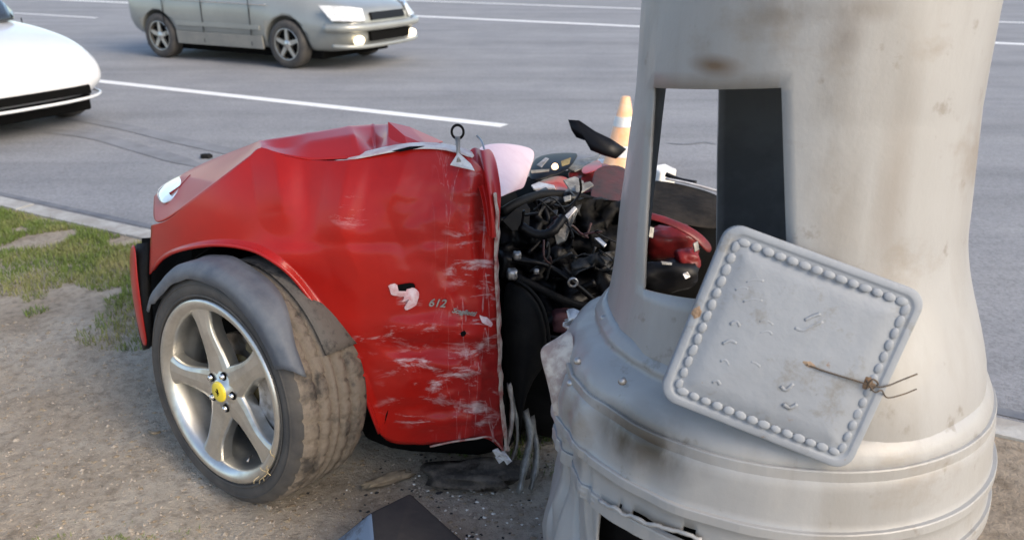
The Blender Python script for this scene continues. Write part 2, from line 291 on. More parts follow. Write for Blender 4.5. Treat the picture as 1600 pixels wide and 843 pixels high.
def pole_mat():
    m = bpy.data.materials.new("weathered pole paint"); m.use_nodes = True; nt = m.node_tree; N = nt.nodes; L = nt.links; b = N["Principled BSDF"]
    tc = N.new("ShaderNodeTexCoord")
    def nz(s, st, d=7, r=0.62):
        mp = N.new("ShaderNodeMapping"); mp.inputs["Scale"].default_value = st; L.new(tc.outputs["Object"], mp.inputs[0])
        n = N.new("ShaderNodeTexNoise"); n.inputs["Scale"].default_value = s; n.inputs["Detail"].default_value = d; n.inputs["Roughness"].default_value = r; L.new(mp.outputs[0], n.inputs["Vector"]); return n.outputs[0]
    def mr(src, a, c, lo=0.0, hi=1.0):
        r = N.new("ShaderNodeMapRange"); r.inputs[1].default_value = a; r.inputs[2].default_value = c; r.inputs[3].default_value = lo; r.inputs[4].default_value = hi; L.new(src, r.inputs[0]); return r.outputs[0]
    def mixc(f, a, c):
        x = N.new("ShaderNodeMix"); x.data_type = 'RGBA'; L.new(f, x.inputs[0])
        if isinstance(a, tuple): x.inputs[6].default_value = (*a, 1)
        else: L.new(a, x.inputs[6])
        x.inputs[7].default_value = (*c, 1); return x.outputs[2]
    c = mixc(mr(nz(2.2, (1, 1, 0.6)), 0.35, 0.65), (0.315, 0.315, 0.310), (0.275, 0.275, 0.27))
    c = mixc(mr(nz(7, (1, 1, 0.16)), 0.48, 0.74, 0, 0.6), c, (0.215, 0.20, 0.175))       # rain streaks
    c = mixc(mr(nz(16, (1, 1, 1)), 0.62, 0.70, 0, 0.65), c, (0.17, 0.15, 0.125))            # grime specks
    c = mixc(mr(nz(3.0, (1, 1, 1.6)), 0.58, 0.72, 0, 0.6), c, (0.17, 0.13, 0.085))         # rusty stains
    def stain(c, p, size, colr, amt, sc=9):
        a = N.new("ShaderNodeVectorMath"); a.operation = 'SUBTRACT'; L.new(tc.outputs["Object"], a.inputs[0]); a.inputs[1].default_value = p
        d = N.new("ShaderNodeVectorMath"); d.operation = 'DIVIDE'; L.new(a.outputs[0], d.inputs[0]); d.inputs[1].default_value = size
        l = N.new("ShaderNodeVectorMath"); l.operation = 'LENGTH'; L.new(d.outputs[0], l.inputs[0])
        w = mr(l.outputs["Value"], 1.35, 0.2); k = N.new("ShaderNodeMath"); k.operation = 'MULTIPLY'; L.new(w, k.inputs[0]); L.new(mr(nz(sc, (1, 1, .5)), 0.26, 0.52, 0, amt), k.inputs[1])
        return mixc(k.outputs[0], c, colr)
    for p, size, colr, amt, sc in STAINS: c = stain(c, p, size, colr, amt, sc)
    L.new(c, b.inputs["Base Color"]); b.inputs["Roughness"].default_value = 0.42; b.inputs["Coat Weight"].default_value = 0.15
    bp = N.new("ShaderNodeBump"); bp.inputs["Strength"].default_value = 0.25; bp.inputs["Distance"].default_value = 0.006; L.new(nz(22, (1, 1, .7), 10, .7), bp.inputs["Height"]); L.new(bp.outputs[0], b.inputs["Normal"])
    return m
M['pole'] = pole_mat()
M['pole_in'] = mat("dark inside of pole", (0.30, 0.305, 0.315), 0.8, col2=(0.22, 0.22, 0.225), scale=5)

# ------------------------------------------------------------------ setting: road axes (s along the road, n across)
RD = Vector((0.883, -0.469, 0)); RN = Vector((0.469, 0.883, 0)); RZ = math.atan2(RD.y, RD.x)
def SN(s, n, z=0.0): return RD * s + RN * n + Vector((0, 0, z))
ROAD_Z = -0.08; KN = 2.85
def zg(x, y):
    a = 0.010 * noise.fractal(Vector((x * 2.3, y * 2.3, 1.7)), 1.0, 2.0, 4) + 0.006 * noise.noise(Vector((x * 9, y * 9, 4.0)))
    a -= 0.012 * math.exp(-(((x + .84) ** 2 + (y - 2.05) ** 2) / .08))
    return a - 0.004
def axis(lo, a, b, hi, step):
    out = [lo, lerp(lo, a, .4), lerp(lo, a, .7), lerp(lo, a, .87), lerp(lo, a, .95)]
    out += list(np.arange(a, b, step)); out += [b, lerp(b, hi, .05), lerp(b, hi, .13), lerp(b, hi, .3), lerp(b, hi, .6), hi]
    return out
rows = []
for n in axis(-40, 0.2, KN - 0.003, KN - 0.002, 0.045)[:-5]:
    r = []
    for s in axis(-150, -6, 2.4, 150, 0.05):
        p = SN(s, n); p.z = zg(p.x, p.y) if (-7 < s < 3 and n > -.6) else -0.004
        if n > KN - .05: p.z *= 0.3
        r.append(p)
    rows.append(r)
v, f = grid_vf(rows); o = mesh("ground", v, f, M['dirt'], smooth=True); tag(o, "dry tan dirt verge beside the road", kind="structure")
def slab(name, s0, s1, n0, n1, z0, z1, m, parent=None):
    v = [SN(s, n, z) for s in (s0, s1) for n in (n0, n1) for z in (z0, z1)]
    f = [(0, 2, 3, 1), (4, 5, 7, 6), (0, 1, 5, 4), (2, 6, 7, 3), (0, 4, 6, 2), (1, 3, 7, 5)]
    return mesh(name, v, f, m, parent)
def sheet(name, s0, s1, n0, n1, z, m, parent=None, k=1):
    rows = [[SN(lerp(s0, s1, i / k), n, z) for i in range(k + 1)] for n in (n0, n1)]
    v, f = grid_vf(rows); return mesh(name, v, f, m, parent)
road = sheet("road", -300, 300, KN + 0.1, 40, ROAD_Z, M['asphalt']); tag(road, "pale grey asphalt road with white lane lines", kind="structure")
g2 = sheet("far_ground", -300, 300, 40, 400, ROAD_Z - 0.003, M['dirt']); tag(g2, "flat dry ground beyond the road", kind="structure")
kerb = empty("kerb", SN(-4, KN, 0)); tag(kerb, "low pale concrete kerb between dirt and road", kind="structure")
for i in range(12):
    s0 = -8.0 + i * 1.0; slab("kerb_stone", s0 + .006, s0 + .994, KN, KN + 0.12, ROAD_Z - .05, 0.012 + random.uniform(-.004, .004), M['kerb'], kerb)
slab("kerb_stone", -60, -8.0, KN, KN + 0.12, ROAD_Z - .05, 0.01, M['kerb'], kerb); slab("kerb_stone", 4.0, 60, KN, KN + 0.12, ROAD_Z - .05, 0.01, M['kerb'], kerb)
def line(s0, s1, n, w=0.11, name="lane_line", z=0.004):
    return sheet(name, s0, s1, n - w / 2, n + w / 2, ROAD_Z + z, M['paint_line'], road)
line(-10.5, -3.72, 6.85, 0.165)
for k in range(4): line(-25.0 - 12 * k, -19.5 - 12 * k, 6.85); line(6 + 12 * k, 12 + 12 * k, 6.85)
for s0_ in (-64, -44, -24, 2, 22, 42): line(s0_, s0_ + 5.95, 13.15, 0.13)
line(-120, 120, 17.1, 0.30); line(-120, 120, 21.9, 0.26, z=0.005)
sheet("gutter_line", -60, 60, 3.16, 3.215, ROAD_Z + .003, M['dark_grey'], road, 60)  # thin darker strip along the gutter
def strip(name, pts, w, z, m, parent):
    P = smooth_path([Vector((*p, z)) for p in pts], 8); rows = [[], []]
    for i, p in enumerate(P):
        t = (P[min(i + 1, len(P) - 1)] - P[max(i - 1, 0)]).normalized(); nn = Vector((-t.y, t.x, 0)) * w / 2 * min(1, .3 + i * .2, .3 + (len(P) - 1 - i) * .2); rows[0].append(p - nn); rows[1].append(p + nn)
    v, f = grid_vf(rows); return mesh(name, v, f, m, parent)
for q in ([(40, 172), (180, 196), (290, 222), (430, 252)], [(20, 200), (140, 212), (230, 236), (320, 262)]):
    strip("skid_mark", [W(*p, z=ROAD_Z).xy for p in q], 0.17, ROAD_Z + .0045, M['rubber_mark'], road)
strip("road_crack", [W(*p, z=ROAD_Z).xy for p in [(1042, 224), (1070, 226), (1100, 223), (1118, 226)]], 0.03, ROAD_Z + .0045, M['dark_grey'], road)

# ------------------------------------------------------------------ steel pole
AX, AY = 0.56, 1.61
pole = empty("utility_pole", (AX, AY, 0)); tag(pole, "thick grey steel pole with hand hole and crumpled flared base", "pole")
def RS(z): return interp(z, [(0.70, .372), (0.80, .362), (0.93, .345), (1.14, .326), (1.27, .316), (1.44, .313), (2.0, .305), (6.0, .27)])
def cyl_hit(px, py, far=False):
    r = _f + _r * ((px - 800) / FPX) + _u * ((421.5 - py) / FPX); R = .32
    for _ in range(12):
        a = r.x ** 2 + r.y ** 2; b = -2 * (r.x * AX + r.y * AY); c = AX ** 2 + AY ** 2 - R * R; d = b * b - 4 * a * c
        if d < 0: d = 0
        t = (-b + (math.sqrt(d) if far else -math.sqrt(d))) / (2 * a); p = EYE + r * t; R = RS(p.z)
    th = math.degrees(math.atan2(p.y - AY, p.x - AX))
    return (th + 360) % 360, p.z
hl0, hr0 = cyl_hit(1020, 137), cyl_hit(1221, 137)
hl1, hr1 = cyl_hit(1003, 452), cyl_hit(1233, 470)
HZ1, HZ0 = (hl0[1] + hr0[1]) / 2, (hl1[1] + hr1[1]) / 2
bl0, br0 = cyl_hit(1036, 140, True), cyl_hit(1121, 140, True)
bl1, br1 = cyl_hit(1002, 420, True), cyl_hit(1116, 420, True)
BZ1, BZ0 = HZ1 + 0.0, 0.73
print("HOLE", hl0, hr0, hl1, hr1, "BACK", bl0, br0, bl1, br1)
def knots(z):
    t = (z - HZ0) / (HZ1 - HZ0); t = min(1.2, max(-.3, t))
    a, b = lerp(hl1[0], hl0[0], t), lerp(hr1[0], hr0[0], t)          # front hole: a = left side, b = right side (degrees grow a -> b)
    t2 = (z - bl1[1]) / (bl0[1] - bl1[1]); t2 = min(1.2, max(-.3, t2)); c, d = lerp(br1[0], br0[0], t2), lerp(bl1[0], bl0[0], t2)
    return a, b, c, d
def theta_row(z):
    a, b, c, d = knots(z); out = []
    # around: a..b front hole, b..c+360 right side, c..d back hole, d..a left
    segs = [(a, b, 40), (b, c + 360, 60), (c + 360, d + 360, 24), (d + 360, a + 360, 12)]
    for s0, s1, n in segs: out += [lerp(s0, s1, i / n) for i in range(n)]
    return out, 40, 100, 124
zs = [0.64, 0.68, 0.705] + list(np.linspace(BZ0, HZ0 - .0, 8)) + list(np.linspace(HZ0, HZ1, 44))[1:] + list(np.linspace(HZ1, 1.75, 16))[1:] + [2.0, 2.5, 3.0, 4.0, 6.0]
V = []; Fc = []; nc = 136
def dent(th, z):
    return -0.010 * math.exp(-(((th - 180) / 25) ** 2 + ((z - .85) / .12) ** 2)) + 0.0025 * noise.noise(Vector((th / 14, z * 6, 2)))
def zwarp(j, z):
    u = min(1, max(0, j / 40)) if j <= 70 else 0.0
    top, bot = lerp(hl0[1], hr0[1], u) - HZ1, lerp(hl1[1], hr1[1], u) - HZ0
    fall = 1.0 if j <= 40 else (max(0, 1 - (j - 40) / 25) if j <= 70 else max(0, 1 - (nc - j) / 10))
    w = top * interp(z, [(HZ0, 0), (HZ1, 1), (HZ1 + .3, 0)]) + bot * interp(z, [(HZ0 - .1, 0), (HZ0, 1), (HZ1, 0)])
    return w * fall
for z in zs:
    th, *_ = theta_row(z)
    for j, t in enumerate(th):
        zz = z + zwarp(j, z); R = RS(zz) + dent(t % 360, zz) + .055 * sstep(1.05, .74, zz) * sstep(238, 285, t % 360) * sstep(360, 330, t % 360); V.append(Vector((AX + R * math.cos(R_(t)), AY + R * math.sin(R_(t)), zz)))
for i in range(len(zs) - 1):
    zm = (zs[i] + zs[i + 1]) / 2
    for j in range(nc):
        if HZ0 < zm < HZ1 and j < 40:
            # rounded corners of the hand hole
            u = (j + .5) / 40 * 0.23; w = (zm - HZ0); cr = 0.008
            du = max(0, cr - u, u - (0.23 - cr)); dw = max(0, cr - w, w - (HZ1 - HZ0 - cr))
            if not (du > 0 and dw > 0 and math.hypot(du, dw) > cr): continue
        if zm < BZ1 and 100 <= j < 124: continue
        Fc.append((i * nc + j, i * nc + (j + 1) % nc, (i + 1) * nc + (j + 1) % nc, (i + 1) * nc + j))
sh = mesh("shaft", V, Fc, [M['pole'], M['pole_in']], pole, smooth=True, solid=0.007, offset=-1, smat=None)
sh.modifiers[0].material_offset = 1; sh.modifiers[0].material_offset_rim = 0
# flared base: profile top to bottom with raised rings, dents and a torn foot
prof = [(.352, .815), (.362, .80), (.372, .792), (.376, .784), (.370, .776), (.378, .768), (.398, .760), (.418, .746), (.432, .730), (.440, .712), (.441, .700), (.436, .694), (.444, .688), (.450, .680),
        (.453, .66), (.456, .63), (.459, .60), (.462, .585), (.470, .578), (.471, .568), (.464, .560), (.464, .54), (.466, .52), (.470, .505), (.477, .498), (.477, .486), (.469, .478), (.468, .45), (.468, .40), (.470, .34), (.474, .28), (.478, .2), (.48, .1), (.482, 0.0), (.482, -.03)]
_pz = list(np.arange(.475, .20, -.007)); _pr = [p for p in prof if p[1] >= .478] + [(interp(z, [q[::-1] for q in prof[::-1]]), float(z)) for z in _pz] + [p for p in prof if p[1] < .2]; prof = _pr
NB = 480; rows = []
def base_dent(th, z):
    w = math.exp(-((th - 190) / 34) ** 2)
    d = 0.024 * w * noise.fractal(Vector((th / 15, z * 5, 8.1)), 1.0, 2.0, 2) * sstep(.80, .60, z) - .016 * w * max(0, 1 - abs(noise.noise(Vector((th / 13 + z * 4, z * 3, 4.4)))) * 5) * sstep(.62, .5, z)
    d += -0.03 * math.exp(-(((th - 183) / 16) ** 2 + ((z - .42) / .10) ** 2)) + 0.012 * math.exp(-(((th - 200) / 9) ** 2 + ((z - .62) / .05) ** 2))
    d += (0.0015 + .005 * math.exp(-((th - 190) / 40) ** 2)) * noise.fractal(Vector((th / 16, z * 7, 3)), 1, 2, 3)
    return d
for r, z in prof:
    row = []
    for k in range(NB):
        t = 360 * k / NB; rr = r + base_dent(t, z); zz = z + 0.012 * math.sin(R_(t - 150)) * sstep(.78, .6, z)
        row.append(Vector((AX + rr * math.cos(R_(t)), AY + rr * math.sin(R_(t)), zz)))
    rows.append(row)
V = [p for r in rows for p in r]; Fc = []
def base_hit(px, py):
    r = _f + _r * ((px - 800) / FPX) + _u * ((421.5 - py) / FPX); R = .47
    a = r.x ** 2 + r.y ** 2; b = -2 * (r.x * AX + r.y * AY); c = AX ** 2 + AY ** 2 - R * R; t = (-b - math.sqrt(max(0, b * b - 4 * a * c))) / (2 * a); p = EYE + r * t
    return math.degrees(math.atan2(p.y - AY, p.x - AX)) % 360, p.z
BACK0, BACK1 = min(br1[0], br0[0]) - 22, max(bl1[0], bl0[0]) + 18
ta, za = base_hit(938, 790); tb, zb = base_hit(1075, 850)
print("TORN", ta, za, tb, zb)
def tear(t): return lerp(za, zb + .01, min(1, max(0, (t - ta) / (tb - ta)))) + 0.012 * noise.noise(Vector((t / 3, 0, 0)))
for i in range(len(prof) - 1):
    for j in range(NB):
        zm = (prof[i][1] + prof[i + 1][1]) / 2; t = 360 * (j + .5) / NB
        lim = tear(t)
        if t > ta - 1 and t < tb + 3 and zm < lim and zm > .05: continue
        if BACK0 < t < BACK1 and zm > .50: continue
        Fc.append((i * NB + j, (i + 1) * NB + j, (i + 1) * NB + (j + 1) % NB, i * NB + (j + 1) % NB))
bs = mesh("base_shell", V, Fc, [M['pole'], M['pole_in']], pole, smooth=True, solid=0.006, offset=-1)
bs.modifiers[0].material_offset = 1; bs.modifiers[0].material_offset_rim = 0
for zr, rr_, hh in ((.692, .4475, .012), (.575, .4705, .010), (.492, .4765, .016)):
    pr_ = [(rr_ - .014, hh), (rr_ - .0015, hh), (rr_, hh * .8), (rr_ + .001, -hh * .85), (rr_ - .001, -hh), (rr_ - .014, -hh)]; rows = []
    for k in range(181):
        t = 360 * k / 180; rows.append([Vector((AX + (r + base_dent(t, zr) * .9) * math.cos(R_(t)), AY + (r + base_dent(t, zr) * .9) * math.sin(R_(t)), zr + z + .012 * math.sin(R_(t - 150)) * sstep(.78, .6, zr))) for r, z in pr_])
    v, f = grid_vf(rows); f = [q for q in f if not (zr > .5 and BACK0 < ((q[0] // len(pr_)) * 2) % 360 < BACK1)] ; o = mesh("base_ring", v, f, M['pole'], pole, smooth=False); fixn(o)
# torn bright lip along the tear
lip = []
for k in range(26):
    t = lerp(ta, tb + 3, k / 25); z = tear(t) + .004 + .012 * math.sin(R_(t - 150)); r = .474 + .006 * noise.noise(Vector((t / 2, 9, 0)))
    lip.append((AX + r * math.cos(R_(t)), AY + r * math.sin(R_(t)), z))
tube("torn_lip", lip, [0.0038 + 0.002 * abs(noise.noise(Vector((i * .3, 0, 0)))) for i in range(26)], M['pole'], pole, n=1, seg=6)
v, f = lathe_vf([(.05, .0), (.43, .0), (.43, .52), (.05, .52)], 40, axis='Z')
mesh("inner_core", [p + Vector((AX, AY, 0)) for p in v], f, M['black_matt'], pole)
# cream inner flap bent out of the base on the car side
fl = [[(893, 505, 1.62), (868, 528, 1.60), (838, 540, 1.58)], [(898, 540, 1.55), (872, 560, 1.545), (846, 572, 1.56)], [(893, 585, 1.52), (876, 600, 1.51), (858, 615, 1.53)], [(884, 640, 1.50), (874, 650, 1.50), (864, 662, 1.51)]]
v, f = grid_vf([[W(a, b, y=c + .02) for a, b, c in r] for r in fl]); mesh("torn_flap", v, f, M['cream'], pole, smooth=True, solid=0.006, sub=2)
for a, b in ((944, 497), (889, 566), (961, 600), (878, 600)):
    p = W(a, b, y=1.40 if a > 930 else 1.50); 
    th, z = base_hit(a, b) if b > 520 else cyl_hit(a, b); R = (.45 if b > 520 else RS(z)) + .003
    c = Vector((AX + R * math.cos(R_(th)), AY + R * math.sin(R_(th)), z)); v, f = lathe_vf([(0, .006), (.005, .005), (.008, 0), (.008, -.006)], 8)
    m = Matrix.Translation(c) @ Matrix.Rotation(R_(th) - math.pi / 2, 4, 'Z'); mesh("bolt", [m @ q for q in v], f, M['steel'], pole, smooth=True)

# ------------------------------------------------------------------ cover plate hanging from the hand hole by a wire
pc = [W(1130, 343, y=1.270), W(1426, 452, y=1.225), W(1347, 748, y=1.125), W(1038, 618, y=1.235)]   # TL TR BR BL
cen = sum(pc, Vector()) / 4; ex = ((pc[1] - pc[0]) + (pc[2] - pc[3])).normalized(); ey = ((pc[0] - pc[3]) + (pc[1] - pc[2])); ey = (ey - ex * ey.dot(ex)).normalized(); ez = ex.cross(ey)
PW = ((pc[1] - pc[0]).length + (pc[2] - pc[3]).length) / 2; PH = ((pc[0] - pc[3]).length + (pc[1] - pc[2]).length) / 2
print("PLATE", PW, PH, cen, ez)
plate = empty("cover_plate", cen); tag(plate, "grey rounded access cover plate with beaded border, hanging on a wire", "cover plate")
plate.matrix_world = Matrix((( ex.x, ey.x, ez.x, cen.x), (ex.y, ey.y, ez.y, cen.y), (ex.z, ey.z, ez.z, cen.z), (0, 0, 0, 1)))
def rrect(w, h, r, n=8):
    out = []
    for cx, cy, a0 in ((w / 2 - r, h / 2 - r, 0), (-w / 2 + r, h / 2 - r, 90), (-w / 2 + r, -h / 2 + r, 180), (w / 2 - r, -h / 2 + r, 270)):
        for k in range(n + 1): a = R_(a0 + 90 * k / n); out.append((cx + r * math.cos(a), cy + r * math.sin(a)))
    return out
def bow(x, y): return 0.010 * (1 - (2 * x / PW) ** 2) - .003 * noise.noise(Vector((x * 6, y * 6, 0)))
loops = [(0.0, -.020), (0.0, -.0012), (.0006, .0008), (.0022, .0020), (.0110, .0024), (.0125, .0020), (.0150, -.0002), (.0165, -.0004), (.037, .0005), (.040, .0022), (.06, .0024), (.09, .0024), (.115, .0024)]
V = []; Fc = []
for k, (ins, z) in enumerate(loops):
    for x, y in rrect(PW - 2 * ins, PH - 2 * ins, max(.006, .030 - ins * .55)): V.append(Vector((x, y, z + bow(x, y))))
n = 36
for k in range(len(loops) - 1):
    for j in range(n): Fc.append((k * n + j, k * n + (j + 1) % n, (k + 1) * n + (j + 1) % n, (k + 1) * n + j))
Fc.append(tuple((len(loops) - 1) * n + j for j in range(n))); Fc.append(tuple(range(n - 1, -1, -1)))
po = mesh("panel", V, Fc, M['plate'], plate, smooth=True, world=False)
# beads
bv, bf = [], []
for i in range(5):
    for k in range(8):
        a = 2 * math.pi * k / 8; q = R_(90 * i / 4); bv.append(Vector((.0102 * math.cos(q) * math.cos(a), .0070 * math.cos(q) * math.sin(a), .0030 * math.sin(q))))
for i in range(4):
    for k in range(8): bf.append((i * 8 + k, i * 8 + (k + 1) % 8, (i + 1) * 8 + (k + 1) % 8, (i + 1) * 8 + k))
bme = None; bi = .0255; hx, hy = PW / 2 - bi, PH / 2 - bi; spots = []
nx, ny = 14, 13
for i in range(nx): t = -1 + 2 * (i + .5) / nx; spots += [(t * hx, hy, 0), (t * hx, -hy, 0)]
for i in range(ny): t = -1 + 2 * (i + .5) / ny; spots += [(hx, t * hy, 90), (-hx, t * hy, 90)]
for x, y, a in spots:
    if bme is None: bo = mesh("bead", bv, bf, M['plate'], plate, smooth=True, world=False); bme = bo.data
    else: bo = bpy.data.objects.new("bead", bme); COL.objects.link(bo); bo.parent = plate
    bo.location = (x, y, .0008 + bow(x, y)); bo.rotation_euler = (0, 0, R_(a + random.uniform(-8, 8))); bo.scale = (random.uniform(.9, 1.12), random.uniform(.95, 1.1), random.uniform(.8, 1.1))
def pl(px, py, dz=.003):
    """point on the plate face along a sight line"""
    r = _f + _r * ((px - 800) / FPX) + _u * ((421.5 - py) / FPX); t = (cen - EYE).dot(ez) / r.dot(ez); p = EYE + r * t - cen
    x, y = p.dot(ex), p.dot(ey); return Vector((x, y, bow(x, y) + dz))
for a in [[(1165, 440), (1178, 436), (1192, 438)], [(1140, 505), (1150, 500), (1155, 508)], [(1185, 500), (1195, 498), (1206, 505)], [(1128, 535), (1140, 530), (1150, 534)], [(1186, 518), (1198, 515), (1205, 520)], [(1125, 562), (1133, 560), (1138, 568)], [(1172, 562), (1180, 565), (1186, 570)], [(1240, 510), (1252, 514), (1266, 508), (1284, 500)], [(1112, 595), (1120, 592), (1124, 598)],
          [(1218, 600), (1226, 606), (1238, 596)], [(1222, 628), (1232, 634), (1244, 628)], [(1255, 498), (1268, 492), (1280, 488)], [(1148, 452), (1160, 448), (1168, 450)], [(1275, 590), (1280, 603), (1272, 614)], [(1160, 470), (1175, 466), (1190, 468)]]:
    tube("embossed_mark", [pl(*q, .0012) for q in a], .0030, M['plate'], plate, n=4, seg=6, world=False, flat=.45)
def blot(name, px, py, w, h, m):
    c = pl(px, py, .0052); v = [c]; f = []; n = 12
    for k in range(n):
        a = 2 * math.pi * k / n; q = .7 + .6 * random.random(); v.append(c + Vector((w * q * math.cos(a), h * q * math.sin(a), -.0028)))
    for k in range(n): f.append((0, 1 + k, 1 + (k + 1) % n))
    return mesh(name, v, f, M['rust'], plate, smooth=True, world=False)
blot("rust_spot", 1262, 567, .010, .005, M['rust']); blot("rust_spot", 1089, 487, .008, .010, M['rust']); blot("rust_spot", 1357, 596, .011, .013, M['rust'])
tube("tie_wire", [pl(1258, 566, .003), pl(1285, 576, .006), pl(1330, 590, .008), pl(1365, 600, .013), pl(1385, 600, .008), pl(1412, 597, -.012), pl(1444, 592, -.030)], .0015, M['wire'], plate, n=5, seg=6, world=False)
tube("tie_wire", [pl(1350, 590, .012), pl(1362, 608, .014), pl(1374, 606, .012), pl(1388, 622, -.004), pl(1418, 621, -.018), pl(1444, 617, -.032)], .0013, M['wire'], plate, n=5, seg=6, world=False)
tube("tie_wire", [pl(1350, 604, .010), pl(1358, 588, .015), pl(1368, 596, .013), pl(1356, 606, .012)], .0016, M['wire'], plate, n=5, seg=6, world=False)

# ------------------------------------------------------------------ the wrecked car
CO = Vector((-0.35, 2.5, 0))
car = empty("wrecked_car", CO); tag(car, "torn crumpled front half of a red sports car against the pole", "wrecked car")
DB = [(180, 2.62), (236, 2.42), (262, 2.33), (300, 2.25), (345, 2.18), (400, 2.13), (450, 2.10), (520, 2.07), (600, 2.04), (700, 2.02), (755, 2.03), (790, 2.09)]
DH = [(190, .17), (230, .12), (270, .07), (320, .035), (400, .008), (520, 0), (620, .02), (705, .06)]
def gauss(px, py, x, y, sx, sy): return math.exp(-(((px - x) / sx) ** 2 + ((py - y) / sy) ** 2))
def _smooth_tab(pts, lo, hi, w):
    x = np.arange(lo - 200, hi + 200, 1.0); y = np.interp(x, [p[0] for p in pts], [p[1] for p in pts]); k = np.hanning(w); k /= k.sum(); y = np.convolve(y, k, 'same')
    return list(zip(x[w:-w:4], y[w:-w:4]))
_e0, _e1 = DB[0], DB[-1]
DB = _smooth_tab([(0, 3.36)] + DB + [(1000, 2.51)], 150, 820, 91); DH = _smooth_tab([(100, .26)] + DH + [(900, .15)], 150, 800, 121)
DB_X, DB_Y = np.array([p[0] for p in DB]), np.array([p[1] for p in DB]); DH_X, DH_Y = np.array([p[0] for p in DH]), np.array([p[1] for p in DH])
FOLDS = [(545, 255, 528, 345, .016, 34), (528, 345, 560, 430, .010, 40), (430, 240, 442, 330, .014, 40), (640, 240, 604, 330, .012, 36), (604, 330, 640, 420, -.010, 36), (735, 262, 690, 385, .018, 38), (690, 385, 745, 470, -.014, 36), (620, 515, 775, 525, .014, 22), (640, 560, 780, 585, .013, 20), (655, 610, 780, 600, -.012, 20), (640, 655, 775, 640, .012, 20), (560, 530, 640, 575, .010, 26)]
def FD(px, py):
    d = float(np.interp(px, DB_X, DB_Y) + np.interp(py, DH_X, DH_Y))
    w = sstep(560, 720, px)
    d += w * 0.010 * noise.fractal(Vector((px / 70, py / 38, 5)), 1, 2, 3)
    d += 0.004 * noise.noise(Vector((px / 110, py / 90, 1)))
    d += 0.022 * gauss(px, py, 690, 545, 120, 16) - 0.012 * gauss(px, py, 690, 510, 120, 16) + 0.016 * gauss(px, py, 700, 640, 90, 14) - .014 * gauss(px, py, 690, 600, 90, 22)
    d += 0.014 * gauss(px, py, 480, 300, 25, 90) + 0.0035 * gauss(px, py, 640, 380, 180, 9) - .002 * gauss(px, py, 640, 360, 180, 14)
    d += 0.03 * gauss(px, py, 755, 330, 12, 90) - .02 * gauss(px, py, 735, 330, 12, 90)
    d -= 0.015 * gauss(px, py, 430, 400, 60, 26)
    for (x0, y0, x1, y1, A, w) in FOLDS:
        ex_, ey_ = x1 - x0, y1 - y0; t = max(0, min(1, ((px - x0) * ex_ + (py - y0) * ey_) / (ex_ * ex_ + ey_ * ey_))); r = math.hypot(px - x0 - t * ex_, py - y0 - t * ey_)
        if r < w: d -= A * (1 - r / w) * (.35 + .65 * math.sin(math.pi * min(1, max(0, .1 + t * .8))))
    lw = sstep(600, 700, px) * sstep(480, 530, py)
    rdg = 1 - abs(noise.noise(Vector((px / 75 + .02 * py, py / 24, 2.2)))) * 2.2
    d -= .011 * lw * max(0, rdg) ** 2
    rd2 = 1 - abs(noise.noise(Vector((px / 34, py / 120, 7.7)))) * 2.4
    d -= .008 * sstep(640, 740, px) * max(0, rd2) ** 2
    d += .012 * abs(((px - 545) + .35 * (py - 330)) / 60) * gauss(px, py, 545, 320, 45, 70) - .004 * gauss(px, py, 545, 320, 60, 90)
    return d
PAIRS = [((236, 352), (233, 428)), ((262, 343), (258, 399)), ((300, 314), (300, 385)), ((345, 280), (345, 381)), ((385, 248), (390, 388)), ((408, 231), (420, 402)), ((445, 243), (452, 426)), ((490, 250), (482, 462)),
         ((540, 250), (515, 510)), ((585, 242), (545, 564)), ((620, 234), (572, 620)), ((650, 229), (600, 684)), ((690, 231), (655, 694)), ((725, 240), (715, 690)), ((748, 258), (760, 684)), ((768, 288), (787, 704))]
tp = smooth_path([Vector((*a, 0)) for a, b in PAIRS], 10); bt = smooth_path([Vector((*b, 0)) for a, b in PAIRS], 10)
NR = 84; rows = []; uvs = []
for i in range(NR + 1):
    t = i / NR; r = []; u = []
    for a, b in zip(tp, bt):
        px, py = lerp(a.x, b.x, t), lerp(a.y, b.y, t)
        if px > 700: px += 6 * noise.noise(Vector((py / 25, px / 60, 0))) * sstep(700, 790, px)
        d = FD(px, py)
        if t > .93 and px < 600: d -= .016 * (t - .93) / .07      # flared wheel-arch lip
        r.append(W(px, py, y=d)); u.append((px / 800, py / 800))
    rows.append(r); uvs.append(u)
v, f = grid_vf(rows); f = [q[::-1] for q in f]
fender = mesh("fender", v, f, [M['red'], M['black_matt']], car, smooth=True)
fender.name = "fender"
me = fender.data; ul = me.uv_layers.new(name="UVMap"); flat = [x for r in uvs for x in r]
for lp in me.loops: ul.data[lp.index].uv = flat[lp.vertex_index]
so = fender.modifiers.new("s", 'SOLIDIFY'); so.thickness = .0035; so.offset = -1; so.material_offset = 1; so.material_offset_rim = 0
# rolled arch lip
tube("arch_lip", [W(b.x, b.y + 1, y=FD(b.x, b.y) - .013) for b in bt[3:113:5]], .0065, M['red_plain'], car, n=2, seg=6)
